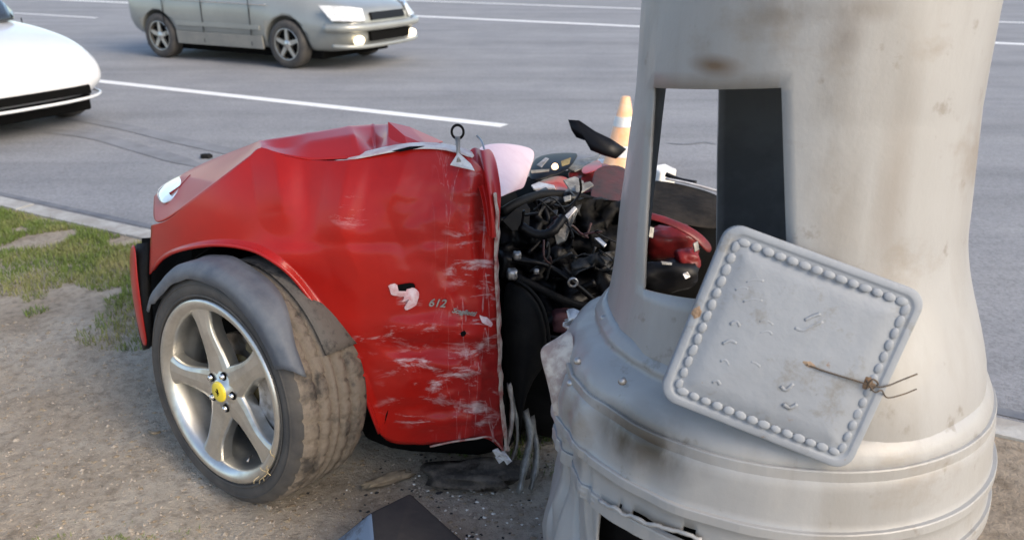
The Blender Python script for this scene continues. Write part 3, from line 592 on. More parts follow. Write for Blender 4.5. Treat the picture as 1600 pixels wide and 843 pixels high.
# hood: crumpled facets from the crease to a ridge, then falling away behind
def top_pt(px): 
    for a, b in zip(tp, tp[1:]):
        if a.x <= px <= b.x: y = lerp(a.y, b.y, (px - a.x) / max(1e-6, b.x - a.x)); return W(px, y - .5, y=FD(px, y) + .002)
    y = tp[0].y if px < tp[0].x else tp[-1].y; return W(px, y, y=FD(px, y) + .002)
cr = [240, 262, 300, 345, 385, 408, 445, 490, 562, 588, 607, 650, 690]
ridge = [(241, 304, 2.70), (262, 284, 2.70), (300, 261, 2.66), (345, 242, 2.58), (385, 227, 2.44), (405, 219, 2.335), (442, 213, 2.33), (480, 207, 2.33), (545, 196, 2.33), (582, 193, 2.42), (606, 193, 2.36), (640, 205, 2.42), (680, 222, 2.44)]
mid = [(239, 328, 2.56), (263, 313, 2.52), (301, 287, 2.45), (348, 260, 2.37), (390, 237, 2.28), (410, 225, 2.28), (452, 236, 2.36), (505, 240, 2.34), (556, 228, 2.40), (592, 222, 2.42), (612, 218, 2.46), (645, 219, 2.30), (684, 226, 2.28)]
back = []
for (a, b, c) in ridge: p = W(a, b, y=c); back.append(Vector((p.x - .05, p.y + .45, p.z - .14 + .05 * noise.noise(p * 3))))
back2 = [Vector((p.x - .02, p.y + .45, p.z - .16)) for p in back]
mid_w = [W(a, b, y=c) for a, b, c in mid]
for k_ in range(6, 11): mid_w[k_] = (top_pt(cr[k_]) * .5 + W(*ridge[k_][:2], y=ridge[k_][2]) * .5) + Vector((0, 0, (-.016, .012, .018, -.024, .010)[k_ - 6]))
v, f = grid_vf([[top_pt(c) for c in cr], mid_w, [W(a, b, y=c) for a, b, c in ridge], back, back2]); f = [q for q in f]
hood = mesh("hood", v, f, [M['red_plain'], M['black_matt']], car, smooth=False, solid=.004, offset=-1); hood.modifiers[0].material_offset = 1
fixn(hood); nh = len(cr); ca_ = hood.data.attributes.new("crease_edge", 'FLOAT', 'EDGE')
for e in hood.data.edges:
    a_, b_ = sorted(e.vertices); ra_, rb_, c0_, c1_ = a_ // nh, b_ // nh, a_ % nh, b_ % nh
    if ra_ == rb_ == 0: ca_.data[e.index].value = 1.0
    elif ra_ == rb_ == 2: ca_.data[e.index].value = .55
    elif ra_ != rb_ and c0_ in (5, 7, 8, 9, 10) and ra_ < 2: ca_.data[e.index].value = 1.0
    elif ra_ == rb_ == 1 and 5 <= c0_ <= 10: ca_.data[e.index].value = .6
hood.data.polygons.foreach_set("use_smooth", [True] * len(hood.data.polygons))
hood.modifiers.clear(); b_ = hood.modifiers.new("u", 'SUBSURF'); b_.levels = b_.render_levels = 3
b_ = hood.modifiers.new("s", 'SOLIDIFY'); b_.thickness = .004; b_.offset = -1; b_.material_offset = 1
# folded dark red wedge behind the torn strip, pink folded sheet to its right
def poly(name, pts, m, parent=car, solid=.004, sub=0, smooth=False, faces=None, bevel=0.0015):
    v = [W(*p[:2], y=p[2]) for p in pts]; o = mesh(name, v, faces or [tuple(range(len(v)))], m, parent, smooth=smooth, solid=solid, offset=0, sub=sub)
    if bevel and not sub: b = o.modifiers.new("b", 'BEVEL'); b.width = bevel; b.segments = 2; b.limit_method = 'ANGLE'
    return o
poly("hood_fold", [(606, 191, 2.30), (640, 199, 2.36), (692, 222, 2.42), (668, 228, 2.26), (636, 228, 2.20), (607, 230, 2.20), (632, 213, 2.24)], M['red_plain'], faces=[(0, 1, 6), (1, 2, 3, 6), (6, 3, 4), (0, 6, 4, 5)])
st = [[(540, 246, 2.19), (570, 238, 2.20), (600, 230, 2.20), (640, 223, 2.20), (680, 223, 2.20), (715, 228, 2.19), (742, 238, 2.17)], [(538, 254, 2.155), (572, 248, 2.15), (605, 241, 2.145), (640, 235, 2.14), (680, 234, 2.13), (715, 240, 2.12), (744, 254, 2.11)]]
v, f = grid_vf([[W(*p[:2], y=p[2] - .01) for p in r] for r in st]); mesh("torn_strip", v, f, M['pale_cream'], car, smooth=True, solid=.006, sub=1)
poly("torn_slit", [(612, 236, 2.135), (640, 229, 2.14), (664, 228, 2.14), (650, 232, 2.13), (625, 237, 2.13)], M['black_matt'], solid=.002)
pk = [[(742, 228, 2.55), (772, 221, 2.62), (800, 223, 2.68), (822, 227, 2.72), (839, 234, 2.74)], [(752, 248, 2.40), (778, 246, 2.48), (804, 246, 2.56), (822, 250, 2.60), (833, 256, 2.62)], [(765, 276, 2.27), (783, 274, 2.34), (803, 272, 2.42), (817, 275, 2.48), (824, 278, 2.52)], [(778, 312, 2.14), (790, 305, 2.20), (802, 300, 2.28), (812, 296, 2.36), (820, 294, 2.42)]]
v, f = grid_vf([[W(*p[:2], y=p[2]) for p in r] for r in pk]); o = mesh("folded_hood_sheet", v, f, mat('pink sky sheen', (.66, .50, .54), .4, col2=(.56, .37, .42), scale=5, coat=.3), car, smooth=True, solid=.004, sub=2)  # pale pink in the colour stands in for sky reflected on red paint
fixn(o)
# crumpled column at the torn door edge
cl = [[(728, 238, 2.22), (742, 224, 2.30), (752, 236, 2.18), (766, 226, 2.30), (776, 248, 2.24)], [(735, 262, 2.16), (748, 258, 2.20), (757, 268, 2.09), (768, 262, 2.18), (779, 272, 2.14)], [(750, 292, 2.09), (757, 288, 2.13), (764, 300, 2.04), (773, 296, 2.11), (784, 300, 2.09)], [(758, 330, 2.055), (763, 330, 2.09), (768, 335, 2.03), (775, 330, 2.07), (782, 328, 2.08)], [(762, 372, 2.05), (766, 372, 2.07), (770, 375, 2.03), (776, 372, 2.06), (780, 370, 2.08)]]
v, f = grid_vf([[W(*p[:2], y=p[2] - .012) for p in r] for r in cl]); o = mesh("crumpled_pillar", v, f, M['red_plain'], car, smooth=True, solid=.004, sub=2); fixn(o)
poly("bent_bracket", [(703, 258, 2.075), (716, 238, 2.085), (736, 256, 2.07), (742, 267, 2.06)], M['pale'], solid=.004)
# latch pin with its ring
c = W(715, 206, y=2.11); rv, rf = [], []
for i in range(20):
    for k in range(6):
        a, b = 2 * math.pi * i / 20, 2 * math.pi * k / 6; rr = .0155 + .0032 * math.cos(b); rv.append(c + Vector((rr * math.cos(a), .0032 * math.sin(b), rr * 1.15 * math.sin(a))))
for i in range(20):
    for k in range(6): rf.append((i * 6 + k, i * 6 + (k + 1) % 6, ((i + 1) % 20) * 6 + (k + 1) % 6, ((i + 1) % 20) * 6 + k))
mesh("latch_ring", rv, rf, M['black_plastic'], car, smooth=True)
tube("latch_pin", [W(715, 214, y=2.11), W(716, 232, y=2.10), W(717, 254, y=2.075)], [.008, .005, .007], M['steel'], car, n=1)
tube("bent_wire", [W(745, 212, y=2.3), W(752, 220, y=2.28), W(758, 236, y=2.24)], .003, M['steel'], car, n=4)
# cream inner edge of the torn wing
eg = [(interp(y_, [(300, 771), (330, 776), (370, 774), (420, 773), (470, 776), (520, 778), (570, 779), (620, 781), (660, 785), (705, 791)]), y_) for y_ in range(300, 706, 9)]
v, f = grid_vf([[W(a + 4 + 5 * noise.noise(Vector((b / 17, 0, 0))), b, y=2.10) for a, b in eg], [W(a + 2 + 4 * noise.noise(Vector((b / 30, 3, 0))), b, y=2.055 + .015 * noise.noise(Vector((b / 25, 8, 0)))) for a, b in eg], [W(a - 2 + 4 * noise.noise(Vector((b / 15, 5, 0))), b, y=2.045) for a, b in eg]])
mesh("torn_edge", v, f, M['torn_pink'], car, smooth=True, solid=.004, sub=1)
# lower edge: scraped seam and hanging torn strips
tube("sill_seam", [W(672, 697, y=2.06), (W(705, 690, y=2.055)), W(740, 685, y=2.05), W(768, 683, y=2.06), W(790, 708, y=2.06)], .003, M['torn_pink'], car)
def strip3(name, pts, w, m, parent=car, solid=.004):
    P = smooth_path([W(*p[:2], y=p[2]) for p in pts], 5); rows = [[], [], []]
    for i, p in enumerate(P):
        k = w * (.7 + .4 * noise.noise(Vector((i * .4, w * 99, 0)))); rows[0].append(p + Vector((-k, .01, 0))); rows[1].append(p + Vector((0, -.006, 0))); rows[2].append(p + Vector((k, .012, 0)))
    v, f = grid_vf(rows); return mesh(name, v, f, m, parent, smooth=True, solid=solid)
strip3("torn_strip", [(795, 600, 2.12), (800, 640, 2.10), (797, 680, 2.07), (784, 716, 2.06)], .010, M['cream'])
strip3("torn_strip", [(800, 610, 2.16), (806, 650, 2.13), (808, 690, 2.10), (800, 720, 2.08)], .008, M['dull_metal'])
strip3("torn_strip", [(818, 640, 2.2), (829, 680, 2.14), (822, 720, 2.08), (812, 770, 2.02)], .018, M['dull_metal'])
strip3("torn_strip", [(828, 650, 2.22), (838, 700, 2.14), (836, 740, 2.08), (830, 765, 2.05)], .016, M['dull_metal'])
for k, (a, b) in enumerate(((786, 712), (780, 718), (792, 720), (776, 708))):
    p = W(a, b, y=2.05); poly("ragged_chip", [(a - 7, b - 5, 2.05), (a + 2, b - 9, 2.06), (a + 8, b, 2.045), (a, b + 6, 2.05)], M['pale'], solid=.003)
# badge lettering, screw hole, torn-off shield
def text_part(name, s, size, px, py, tilt, m, shear=0.0, lift=.003):
    cu = bpy.data.curves.new(name, 'FONT'); cu.body = s; cu.size = size; cu.extrude = .0018; cu.bevel_depth = .0005; cu.shear = shear
    t = bpy.data.objects.new("t", cu); COL.objects.link(t); dg = bpy.context.evaluated_depsgraph_get(); me = bpy.data.meshes.new_from_object(t.evaluated_get(dg)); bpy.data.objects.remove(t)
    me.materials.append(m); o = bpy.data.objects.new(name, me); COL.objects.link(o); o.parent = car
    p0 = W(px, py, y=FD(px, py)); p1 = W(px + 40, py, y=FD(px + 40, py)); p2 = W(px, py - 30, y=FD(px, py - 30))
    a = (p1 - p0).normalized(); b = p2 - p0; b = (b - a * b.dot(a)).normalized(); n = a.cross(b); q = Matrix.Rotation(tilt, 3, n)
    a, b = q @ a, q @ b; p = p0 + n * lift - CO
    o.matrix_local = Matrix(((a.x, b.x, n.x, p.x), (a.y, b.y, n.y, p.y), (a.z, b.z, n.z, p.z), (0, 0, 0, 1))); return o
text_part("badge_lettering", "612", .032, 669, 477, R_(-4), M['steel'], .35)
text_part("badge_lettering", "Scaglietti", .0185, 704, 485, R_(-9), M['dull_metal'], .35, .017)
def on(px, py, off=.003): return W(px, py, y=FD(px, py) - off)
def flake(name, pts, m, off=.004, lift=None):
    q_ = smooth_path([Vector((*p, 0)) for p in list(pts) + [pts[0]]], 3)[:-1]; pts = [(p.x + random.uniform(-.9, .9), p.y + random.uniform(-.9, .9)) for p in q_]
    c = sum((Vector((*p, 0)) for p in pts), Vector()) / len(pts); v = [on(c.x, c.y, off + .004)] + [on(*p, off if lift is None else off + lift[i]) for i, p in enumerate(pts)]; n = len(pts)
    return mesh(name, v, [(0, 1 + k, 1 + (k + 1) % n) for k in range(n)], m, car, smooth=False)
M['pinkchip'] = mat("bare pink primer", (0.62, 0.30, 0.30), 0.5, col2=(0.74, 0.58, 0.58), scale=45, lo=0.4, hi=0.62)
flake("shield_hole", [(616, 452), (624, 444), (645, 442), (648, 450), (634, 455), (622, 458)], M['black_matt'], .004)
flake("torn_paint_flake", [(607, 446), (615, 442), (621, 446), (617, 452), (622, 458), (634, 455), (641, 458), (636, 464), (625, 462), (612, 459)], M['pinkchip'], .006)
flake("torn_paint_flake", [(636, 452), (648, 450), (655, 460), (650, 476), (636, 484), (632, 478), (641, 468), (628, 472), (632, 463)], M['pinkchip'], .007)
flake("screw_hole", [(720, 518), (726, 516), (729, 521), (725, 526), (720, 524)], M['black_matt'], .004)
flake("torn_paint_flake", [(748, 492), (760, 495), (769, 503), (766, 510), (754, 503)], M['pinkchip'], .005)
# nose: headlight lens, bumper corner
hl = [[(242, 297, 2.69), (262, 282, 2.71), (285, 270, 2.71)], [(243, 308, 2.60), (266, 296, 2.60), (292, 278, 2.60)], [(252, 322, 2.50), (270, 312, 2.50), (286, 298, 2.50)]]
v, f = grid_vf([[W(a, b - 1.5, y=c - .01) for a, b, c in r] for r in hl]); o = mesh("headlight_lens", v, f, M['lens'], car, smooth=True, solid=.008, sub=2); fixn(o)
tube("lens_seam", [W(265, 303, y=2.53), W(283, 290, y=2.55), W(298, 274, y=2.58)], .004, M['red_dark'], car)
bpn = [[(204, 388, 2.60), (214, 378, 2.56), (229, 376, 2.52)], [(203, 420, 2.58), (210, 412, 2.53), (226, 410, 2.50)], [(208, 465, 2.55), (214, 460, 2.50), (226, 455, 2.48)], [(216, 510, 2.52), (221, 506, 2.48), (230, 500, 2.46)], [(223, 540, 2.50), (227, 536, 2.47), (232, 530, 2.46)]]
v, f = grid_vf([[W(a, b, y=c) for a, b, c in r] for r in bpn]); v2 = []
mesh("bumper_inner", [p + Vector((.03, -.02, 0)) for p in v], f, M['black_plastic'], car, smooth=True, solid=.02)
rim_ = [[(202, 386, 2.60), (205, 380, 2.55), (210, 380, 2.52)], [(201, 420, 2.58), (204, 418, 2.53), (212, 416, 2.50)], [(206, 465, 2.55), (209, 463, 2.50), (217, 460, 2.48)], [(214, 510, 2.52), (217, 508, 2.48), (224, 506, 2.46)], [(223, 545, 2.50), (226, 542, 2.46), (230, 540, 2.45)]]
v, f = grid_vf([[W(a, b, y=c - .03) for a, b, c in r] for r in rim_]); o = mesh("bumper_corner", v, f, M['red_plain'], car, smooth=True, solid=.006, sub=1); fixn(o)
poly('inner_front_liner', [(222, 372, 2.66), (300, 366, 2.50), (330, 372, 2.48), (300, 470, 2.42), (232, 545, 2.52), (222, 500, 2.60)], M['black_matt'], solid=.004)
# dark inner structure
well = empty("t", (0, 0, 0)); bpy.data.objects.remove(well)
wc = Vector((-0.84, 2.05, 0.344))
cdir = Vector((0.90, -0.43, 0)).normalized()
v, f = lathe_vf([(.385, .06), (.39, .10), (.39, .40), (.36, .46), (.05, .48)], 40, R_(-25), R_(150))
m_ = Matrix.Translation(wc + Vector((0.10, .10, .02))) @ Matrix.Rotation(R_(-20), 4, 'Z'); mesh("wheel_well", [m_ @ p for p in v], f, M['black_matt'], car, smooth=True, solid=.006)
def blob(name, c, s, m, parent=car, seed=0, amp=.18, rz=0, e=4.0):
    bm = bmesh.new(); bmesh.ops.create_icosphere(bm, subdivisions=3, radius=1.0); mt = Matrix.Rotation(rz, 3, 'Z')
    for q in bm.verts:
        p = q.co.copy(); k = (abs(p.x) ** e + abs(p.y) ** e + abs(p.z) ** e) ** (-1 / e); p = p * k
        p *= 1 + amp * noise.fractal(q.co * 1.8 + Vector((seed, seed * 2.3, 0)), 1, 2, 3); q.co = Vector(c) + mt @ Vector((p.x * s[0], p.y * s[1], p.z * s[2]))
    v = [q.co.copy() for q in bm.verts]; bm.verts.index_update(); f = [tuple(w.index for w in fc.verts) for fc in bm.faces]; bm.free()
    return mesh(name, v, f, m, parent, smooth=True)
blob("engine_block", (-.30, 2.75, .44), (.36, .45, .34), M['black_matt'], seed=2, amp=.08)
blob("front_crossmember", (-.78, 2.85, .42), (.30, .30, .22), M['black_matt'], seed=4, amp=.08)
blob("bulkhead", (.16, 2.95, .34), (.36, .34, .36), M['black_matt'], seed=7, amp=.12)
blob("underbody", (-.24, 2.32, .14), (.26, .14, .11), M['black_matt'], seed=9, amp=.2)
blob("gearbox", (.13, 2.50, .22), (.20, .22, .22), M['black_plastic'], seed=12, amp=.2)
# visible clutter in the torn bay
def hose(pts, r, m='black_gloss', name="hose"): return tube(name, [W(*p[:2], y=p[2]) for p in pts], r, M[m], car, n=5)
hose([(784, 332, 2.30), (812, 316, 2.36), (848, 304, 2.46), (895, 306, 2.52), (940, 318, 2.5)], .015, 'black_plastic')
hose([(800, 404, 2.24), (836, 410, 2.24), (862, 418, 2.26), (892, 438, 2.24), (930, 470, 2.26)], .008)
hose([(806, 432, 2.22), (846, 452, 2.22), (884, 470, 2.22), (914, 478, 2.22), (950, 474, 2.22)], .013, 'black_plastic')
hose([(842, 312, 2.44), (856, 340, 2.40), (846, 372, 2.38), (824, 396, 2.34)], .009)
hose([(870, 480, 2.3), (900, 455, 2.3), (930, 440, 2.3)], .012)
def plate3(name, pts, m, solid=.008): return poly(name, pts, M[m], solid=solid, bevel=.002)
plate3("bracket", [(868, 350, 2.30), (898, 322, 2.34), (904, 328, 2.34), (893, 352, 2.29), (884, 376, 2.27), (870, 382, 2.27), (866, 364, 2.28)], 'dull_metal', .006)
plate3("bracket_edge", [(867, 352, 2.285), (898, 322, 2.325), (902, 326, 2.32), (886, 344, 2.29), (872, 354, 2.28)], 'pale', .004)
plate3("side_cover", [(784, 345, 2.26), (806, 326, 2.30), (822, 318, 2.33), (828, 326, 2.32), (826, 356, 2.28), (800, 362, 2.25)], 'black_plastic')
plate3("bracket", [(898, 404, 2.28), (916, 398, 2.29), (934, 400, 2.28), (920, 412, 2.26), (902, 416, 2.26)], 'dull_metal', .006)
plate3("bracket", [(928, 372, 2.32), (936, 371, 2.33), (948, 382, 2.31), (944, 387, 2.30)], 'steel', .006)
plate3("clip", [(842, 312, 2.40), (858, 308, 2.42), (860, 316, 2.40), (846, 320, 2.39)], 'dark_scrap', .006)
plate3("clip", [(880, 308, 2.42), (892, 305, 2.42), (892, 313, 2.41), (882, 316, 2.40)], 'dull_metal', .006)
plate3("clip", [(862, 330, 2.38), (872, 328, 2.38), (870, 336, 2.36)], 'dark_scrap', .006)
for a, b, r in ((808, 399, .012), (800, 428, .016), (838, 424, .008)): blob("bolt_head", W(a, b, y=2.21), (r, r, r), M['steel'], seed=a, amp=.15)
c = W(895, 441, y=2.19); rv, rf = [], []
for i in range(20):
    for k in range(8):
        a, b = 2 * math.pi * i / 20, 2 * math.pi * k / 8; rr = .0125 + .0042 * math.cos(b); rv.append(c + Vector((rr * math.cos(a), .0045 * math.sin(b), rr * math.sin(a))))
for i in range(20):
    for k in range(8): rf.append((i * 8 + k, i * 8 + (k + 1) % 8, ((i + 1) % 20) * 8 + (k + 1) % 8, ((i + 1) % 20) * 8 + k))
mesh("pipe_end", rv, rf, M['steel'], car, smooth=True)
def crumple(name, x0, x1, y0, y1, d0, d1, m, seed, amp=.05, n=12):
    rows = []
    for i in range(n + 1):
        r = []
        for j in range(n + 1):
            px, py = lerp(x0, x1, j / n), lerp(y0, y1, i / n); e = noise.cell_vector(Vector((i * .7 + seed, j * .7, seed))) if False else Vector((noise.noise(Vector((i * .45 + seed, j * .45, 0))), noise.noise(Vector((i * .45, j * .45 + seed, 5))), 0))
            r.append(W(px + e.x * 14, py + e.y * 14, y=lerp(d0, d1, i / n) + amp * (abs(noise.noise(Vector((i * .33 + seed, j * .33, 9)))) * 2 - .5)))
        rows.append(r)
    v, f = grid_vf(rows); return mesh(name, v, f, M[m], car, smooth=True, solid=.004)
crumple("crumpled_black_sheet", 780, 900, 322, 440, 2.44, 2.30, 'black_gloss', 3.3, .11)
crumple("crumpled_black_sheet", 850, 985, 312, 420, 2.48, 2.36, 'black_plastic', 8.1, .12)
crumple("crumpled_black_sheet", 800, 985, 400, 530, 2.40, 2.24, 'black_gloss', 12.7, .12)
crumple("crumpled_grey_scrap", 835, 905, 300, 330, 2.5, 2.44, 'dark_scrap', 21.7, .05, 8)
crumple("crumpled_grey_scrap", 895, 960, 395, 425, 2.26, 2.22, 'dark_scrap', 25.1, .05, 8)
crumple("crumpled_grey_scrap", 885, 945, 486, 532, 2.02, 1.98, 'pale', 28.9, .05, 8)
for k in range(14):                                    # wiring loom ends
    a, b = random.uniform(795, 940), random.uniform(320, 480); d = random.uniform(2.18, 2.34); q = [(a, b, d)]
    for _ in range(3): a += random.uniform(-12, 34); b += random.uniform(-26, 30); d += random.uniform(-.03, .03); q.append((min(a, 960), min(b, 515), d))
    tube("loose_wire", [W(*p[:2], y=p[2]) for p in q], random.choice((.0022, .003, .004)), M[random.choice(('black_gloss', 'black_gloss', 'dark_scrap', 'maroon', 'steel'))], car, n=5, seg=6)
hose([(812, 352, 2.22), (838, 366, 2.21), (862, 362, 2.22), (880, 340, 2.26)], [.013 + .0025 * (i % 2) for i in range(16)], 'black_gloss', "ribbed_hose")
# black rounded inner arch cover with a highlighted rim
cv = [[(788, 436, 2.24), (806, 438, 2.22), (826, 452, 2.20), (842, 472, 2.19), (852, 500, 2.18), (856, 540, 2.18), (850, 575, 2.19)], [(786, 480, 2.20), (800, 484, 2.18), (814, 492, 2.17), (824, 506, 2.16), (832, 526, 2.155), (834, 552, 2.155), (832, 590, 2.16)], [(788, 560, 2.18), (796, 566, 2.16), (804, 572, 2.15), (810, 584, 2.145), (814, 598, 2.14), (816, 614, 2.14), (814, 640, 2.15)], [(792, 660, 2.2), (798, 662, 2.18), (804, 668, 2.17), (808, 676, 2.16), (812, 684, 2.16), (814, 694, 2.16), (812, 716, 2.16)]]
v, f = grid_vf([[W(*p[:2], y=p[2]) for p in r] for r in cv]); o = mesh("inner_arch_cover", v, f, M['black_plastic'], car, smooth=True, solid=.006, sub=1)
hose([(806, 437, 2.205), (828, 452, 2.185), (845, 474, 2.175), (855, 505, 2.165), (859, 545, 2.165)], .005, 'black_plastic', "cover_rim")
blob("rubber_boot", W(879, 500, y=2.24), (.030, .03, .036), mat("dull maroon rubber", (0.10, 0.035, 0.04), .7), seed=33, amp=.2)
for k in range(9):
    a, b = random.uniform(890, 932), random.uniform(492, 528); d = random.uniform(2.0, 2.1)
    poly("foil_scrap", [(a - 9, b - 4, d), (a + 2, b - 10 + random.uniform(-3, 3), d + .02), (a + 10, b + 2, d), (a - 2, b + 8, d - .01)], M['pale'] if k % 2 else M['dull_metal'], solid=.003)
# red wreckage seen past the bay
def sheet3(name, g, m, solid=.005, sub=2):
    v, f = grid_vf([[W(*p[:2], y=p[2]) for p in r] for r in g]); o = mesh(name, v, f, M[m], car, smooth=True, solid=solid, sub=sub); fixn(o); return o
sheet3("far_wing", [[(834, 288, 2.75), (850, 277, 2.86), (872, 272, 2.92), (890, 276, 2.9)], [(834, 296, 2.66), (856, 288, 2.72), (880, 286, 2.74), (896, 292, 2.74)], [(838, 300, 2.60), (862, 297, 2.62), (886, 298, 2.62), (900, 302, 2.62)]], 'red_plain')
poly("scraped_edge", [(830, 290, 2.65), (842, 285, 2.68), (866, 290, 2.64), (868, 295, 2.62), (834, 296, 2.62)], M['pale'], solid=.006)
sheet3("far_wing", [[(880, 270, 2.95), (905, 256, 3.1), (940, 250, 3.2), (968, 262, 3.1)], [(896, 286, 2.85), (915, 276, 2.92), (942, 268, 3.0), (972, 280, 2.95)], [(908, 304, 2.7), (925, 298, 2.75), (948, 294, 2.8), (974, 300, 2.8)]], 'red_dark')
sheet3("far_wing", [[(905, 262, 2.98), (922, 252, 3.08), (938, 246, 3.12)], [(910, 274, 2.88), (926, 268, 2.9), (944, 262, 2.92)]], 'red_plain')
sheet3("dash_panel", [[(926, 262, 2.85), (950, 254, 2.9), (985, 258, 2.9)], [(924, 292, 2.72), (948, 288, 2.74), (985, 292, 2.74)], [(918, 322, 2.6), (948, 320, 2.6), (985, 324, 2.6)]], 'maroon')
plate3("grey_fragment", [(880, 282, 2.62), (898, 276, 2.66), (912, 284, 2.64), (906, 300, 2.58), (898, 312, 2.54), (892, 300, 2.57)], 'dull_metal', .006)
plate3("grey_fragment", [(898, 290, 2.58), (922, 284, 2.62), (928, 290, 2.6), (908, 302, 2.55), (902, 314, 2.52)], 'dull_metal', .006)
plate3("grey_fragment", [(880, 262, 3.0), (900, 250, 3.1), (926, 246, 3.15), (940, 240, 3.2), (930, 256, 3.05), (898, 268, 2.95)], 'dull_metal', .006)
sheet3("lamp_housing", [[(834, 244, 3.0), (856, 238, 3.05), (880, 236, 3.1), (908, 236, 3.1)], [(826, 262, 2.85), (852, 256, 2.85), (878, 254, 2.9), (900, 248, 2.95)], [(824, 286, 2.72), (850, 280, 2.75), (874, 272, 2.8), (890, 262, 2.85)]], 'black_gloss', .008, 1)
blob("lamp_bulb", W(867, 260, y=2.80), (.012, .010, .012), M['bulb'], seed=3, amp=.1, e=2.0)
plate3("housing_trim", [(838, 258, 2.80), (852, 246, 2.84), (858, 248, 2.84), (846, 262, 2.79)], 'steel', .004)
plate3("housing_trim", [(876, 252, 2.84), (892, 246, 2.88), (890, 256, 2.84), (878, 260, 2.82)], 'brown_hub', .004)
plate3("housing_trim", [(828, 266, 2.76), (858, 264, 2.77), (858, 268, 2.76), (830, 271, 2.75)], 'dull_metal', .004)
sheet3("bent_black_panel", [[(888, 187, 3.05), (905, 188, 3.05), (930, 205, 3.02), (955, 217, 3.0), (979, 233, 3.0)], [(893, 203, 3.04), (908, 205, 3.035), (926, 221, 3.0), (950, 230, 2.98), (972, 240, 2.98)], [(900, 214, 3.03), (914, 219, 3.02), (922, 233, 2.98), (944, 241, 2.97), (964, 246, 2.96)]], 'black_gloss', .014, 0)
# hole-side wreckage (behind the pole)
sheet3("rear_bulkhead_panel", [[(1000, 276, 3.2), (1040, 280, 3.2), (1080, 288, 3.15), (1135, 304, 3.1)], [(1000, 312, 3.0), (1040, 312, 3.0), (1080, 318, 2.95), (1135, 330, 2.9)], [(1000, 345, 2.8), (1040, 345, 2.8), (1080, 352, 2.8), (1135, 362, 2.8)]], 'dark_brown', .01)
tube("panel_edge_trim", [W(1040, 279, y=3.18), W(1080, 287, y=3.13), W(1130, 301, y=3.08)], .005, M['pale'], car)
tube("black_strip", [W(1040, 272, y=3.2), W(1062, 281, y=3.18), W(1088, 286, y=3.15)], [.010] * 13, M['black_gloss'], car, n=6)
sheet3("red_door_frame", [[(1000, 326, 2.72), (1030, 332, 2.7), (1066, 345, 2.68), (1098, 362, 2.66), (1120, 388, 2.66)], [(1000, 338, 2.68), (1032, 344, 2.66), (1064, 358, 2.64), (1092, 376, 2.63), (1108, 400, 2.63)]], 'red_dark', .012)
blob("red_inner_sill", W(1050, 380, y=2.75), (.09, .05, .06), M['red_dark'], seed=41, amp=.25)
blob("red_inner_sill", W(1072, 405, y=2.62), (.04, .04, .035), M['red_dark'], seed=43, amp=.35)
blob("black_trim", W(1040, 430, y=2.6), (.10, .05, .05), M['black_gloss'], seed=45, amp=.3)
plate3("silver_clip", [(1066, 428, 2.5), (1074, 424, 2.5), (1079, 432, 2.5), (1071, 436, 2.49)], 'pale', .004)
plate3("grey_fragment", [(1012, 352, 2.6), (1022, 356, 2.6), (1020, 372, 2.58), (1012, 370, 2.58)], 'dull_metal', .006)
plate3("grey_fragment", [(1083, 380, 2.58), (1090, 376, 2.6), (1092, 390, 2.58), (1085, 394, 2.57)], 'dull_metal', .006)
plate3("grey_fragment", [(1032, 408, 2.56), (1050, 410, 2.56), (1050, 414, 2.55), (1034, 413, 2.55)], 'dull_metal', .004)

blob("torn_floor", W(1060, 415, y=2.95), (.26, .12, .17), M['black_matt'], seed=61, amp=.2)
blob("torn_floor", W(960, 400, y=2.9), (.20, .12, .16), M['black_matt'], seed=63, amp=.2)
# ------------------------------------------------------------------ the front wheel (part of the car)
WA, WCAMB, TR = R_(36), R_(5), 0.352
wax = Vector((-math.sin(WA) * math.cos(WCAMB), -math.cos(WA) * math.cos(WCAMB), math.sin(WCAMB)))   # outward face normal
wx = Vector((math.cos(WA), -math.sin(WA), 0)); wz = wx.cross(wax) * -1
if wz.z < 0: wz = -wz
